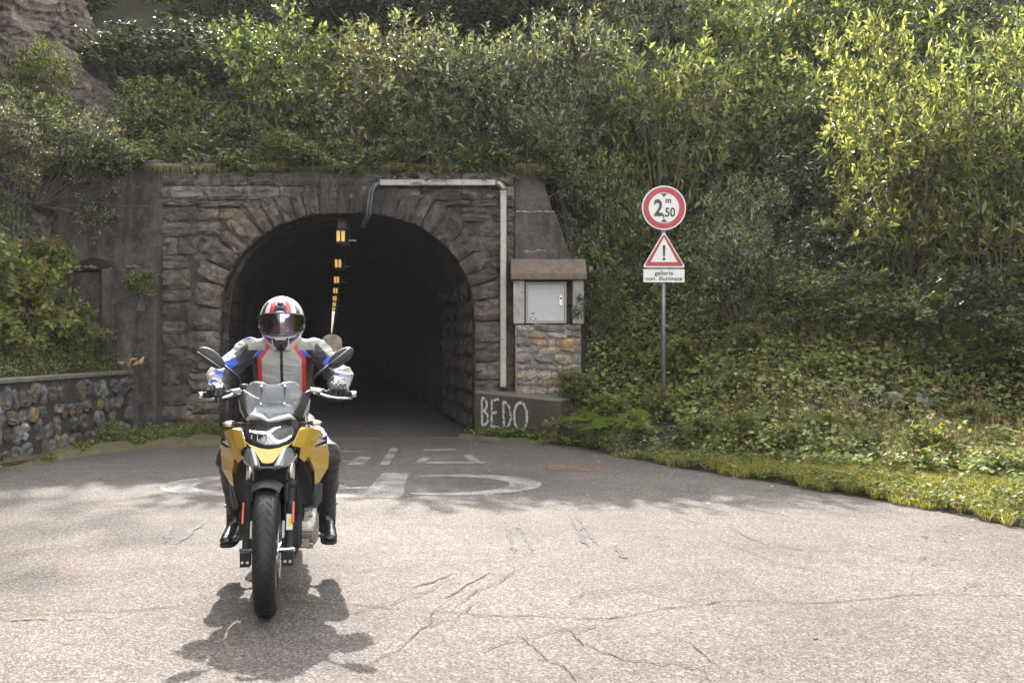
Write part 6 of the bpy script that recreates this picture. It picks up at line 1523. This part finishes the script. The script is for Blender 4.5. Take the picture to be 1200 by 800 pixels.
for sd in (-1, 1):
    patch('cheek_stripe', [(sd * 27, -.122), (sd * 44, -.112), (sd * 62, -.088), (sd * 62, -.100), (sd * 46, -.126), (sd * 30, -.146)], M['h_blue'], .002, .002)
    patch('cheek_stripe', [(sd * 31, -.148), (sd * 46, -.128), (sd * 64, -.101), (sd * 64, -.110), (sd * 46, -.139), (sd * 33, -.158)], M['h_red'], .002, .002)
    MB().lathe([(.0001, -.006), (.011, -.005), (.012, .004)], 14, 'x', hv(R(sd * 84), -.045, .001)).obj('visor_pivot', M['chrome'], hel, True)
hel.location = (0, 0, 0)

# gloved hands: palm, four curled fingers and a thumb closed round each grip
def hand(sd):
    mb = MB(); gc = Vector((sd * .350, .677, 1.115)); axd = Vector((sd * .135, .033, -.009)).normalized()   # along the bar, outwards
    ey = Vector((0, 1, 0)); ez = Vector((0, 0, 1))
    def pt(u, y, z): return gc + axd * (u * 1.18) + ey * (y * 1.18) + ez * (z * 1.15)
    r2 = Matrix.Rotation(R(18), 3, 'X')
    mb.ell(pt(0, .030, .034), (.046, .040, .019), r2, 16, 10); mb.ell(pt(-.012, .052, .022), (.036, .032, .022), r2, 14, 8)
    lens = [.92, 1.0, .96, .80]
    for i in range(4):
        u = (-.034 + .0225 * i); k = lens[i]; jit_ = (.002, -.001, .003, .001)[i]
        if sd < 0 and i < 2:   # two fingers reach over the brake lever
            P_ = [pt(u, .020, .040), pt(u, -.022, .043 - jit_), pt(u, -.062, .028), pt(u, -.086, -.005), pt(u, -.080, -.034 * k)]
        else:
            P_ = [pt(u, .020, .040), pt(u, -.016, .041 + jit_), pt(u, -.040, .020), pt(u, -.040 * k, -.014), pt(u, -.016, -.036 * k)]
        mb.tube(P_, [.0118, .0122, .0108, .0102, .0088], 10); 
        for q in P_: mb.ell(q, (.0112,) * 3, None, 8, 6)
    T_ = [pt(-.036, .048, .020), pt(-.056, .030, -.004), pt(-.056, .004, -.026), pt(-.040, -.018, -.034)]
    mb.tube(T_, [.015, .0135, .012, .0098], 10); [mb.ell(q, (.0115,) * 3, None, 8, 6) for q in T_]
    wr_ = Vector((sd * .351, .735, 1.138)); mb.tube([pt(-.004, .045, .028), wr_, wr_ + Vector((0, .045, .022))], [.032, .036, .042], 14)
    me = remeshed(mb, .0034, 2, 'glove'); me.materials.append(M['glove']); g_o = link('glove', me, per, None, True)
    for i in range(4): MB().ell(pt(-.034 + .0225 * i, -.010, .050), (.009, .014, .006), None, 10, 6).obj('knuckle_guard', M['dark_grey'], g_o, True)
    a = wr_ + Vector((0, -.006, -.002)); b_ = wr_ + Vector((0, .040, .020))
    MB().tube([a, a.lerp(b_, .25), a.lerp(b_, .6), b_], [.040, .047, .049, .047], 20).obj('glove_cuff', M['c_white'], per, True)
for sd in (-1, 1): hand(sd)
# boots
for sd in (-1, 1):
    mb = MB(); mb.tube([(sd * .272, .975, .44), (sd * .272, .985, .37), (sd * .274, .975, .31), (sd * .278, .945, .275)], [.062, .060, .056, .052], 16)
    mb.ell((sd * .277, .985, .268), (.042, .050, .042), None, 14, 10); mb.tube([(sd * .278, .955, .285), (sd * .285, .88, .268), (sd * .292, .80, .252), (sd * .296, .765, .246)], [(.046, .050), (.040, .050), (.033, .050), (.026, .042)], 16)
    mb.ell((sd * .296, .775, .247), (.047, .046, .032), None, 14, 10)
    me = remeshed(mb, .0055, 3, 'boot'); me.materials.append(M['boot']); bt = link('boot', me, per, None, True)
    sm = []; 
    for (y, w) in ((.725, .022), (.75, .042), (.80, .050), (.87, .048), (.93, .038), (1.0, .040), (1.035, .028)): sm.append((y, w))
    def zc_(y): return .214 + (y - .73) * .085 - .004
    pl = [(sd * (.296 - (y - .75) * .09) + w, y) for y, w in sm] + [(sd * (.296 - (y - .75) * .09) - w, y) for y, w in reversed(sm)]; n = len(pl)
    MB().add([(x, y, zc_(y)) for x, y in pl] + [(x, y, zc_(y) + .016) for x, y in pl], [tuple(range(n)), tuple(range(n, 2 * n))] + [(i, (i + 1) % n, n + (i + 1) % n, n + i) for i in range(n)]).obj('sole', M['sole'], bt, bevel=.003)
    MB().tube([(sd * .272 + .064 * math.cos(a), .975 + .064 * math.sin(a), .42) for a in np.linspace(0, 2 * math.pi, 21)], .007, 6).obj('boot_strap', M['dark_grey'], bt, True)

# ------------------------------------------------------------------ thin summer haze
t = NT('summer_haze'); t.t.nodes.remove(t.b); pv = t.n('ShaderNodeVolumePrincipled'); pv.inputs['Density'].default_value = .00045
pv.inputs['Color'].default_value = (.93, .93, .95, 1); pv.inputs['Anisotropy'].default_value = 0.0; t.l(pv.outputs[0], t.out.inputs['Volume'])
hz = MB().box((0, 150, 12.5), (1300, 1600, 27.2)).obj('haze', t.m); props(hz, 'thin pale summer haze filling the air in front of the tunnel', 'haze', None, 'stuff')
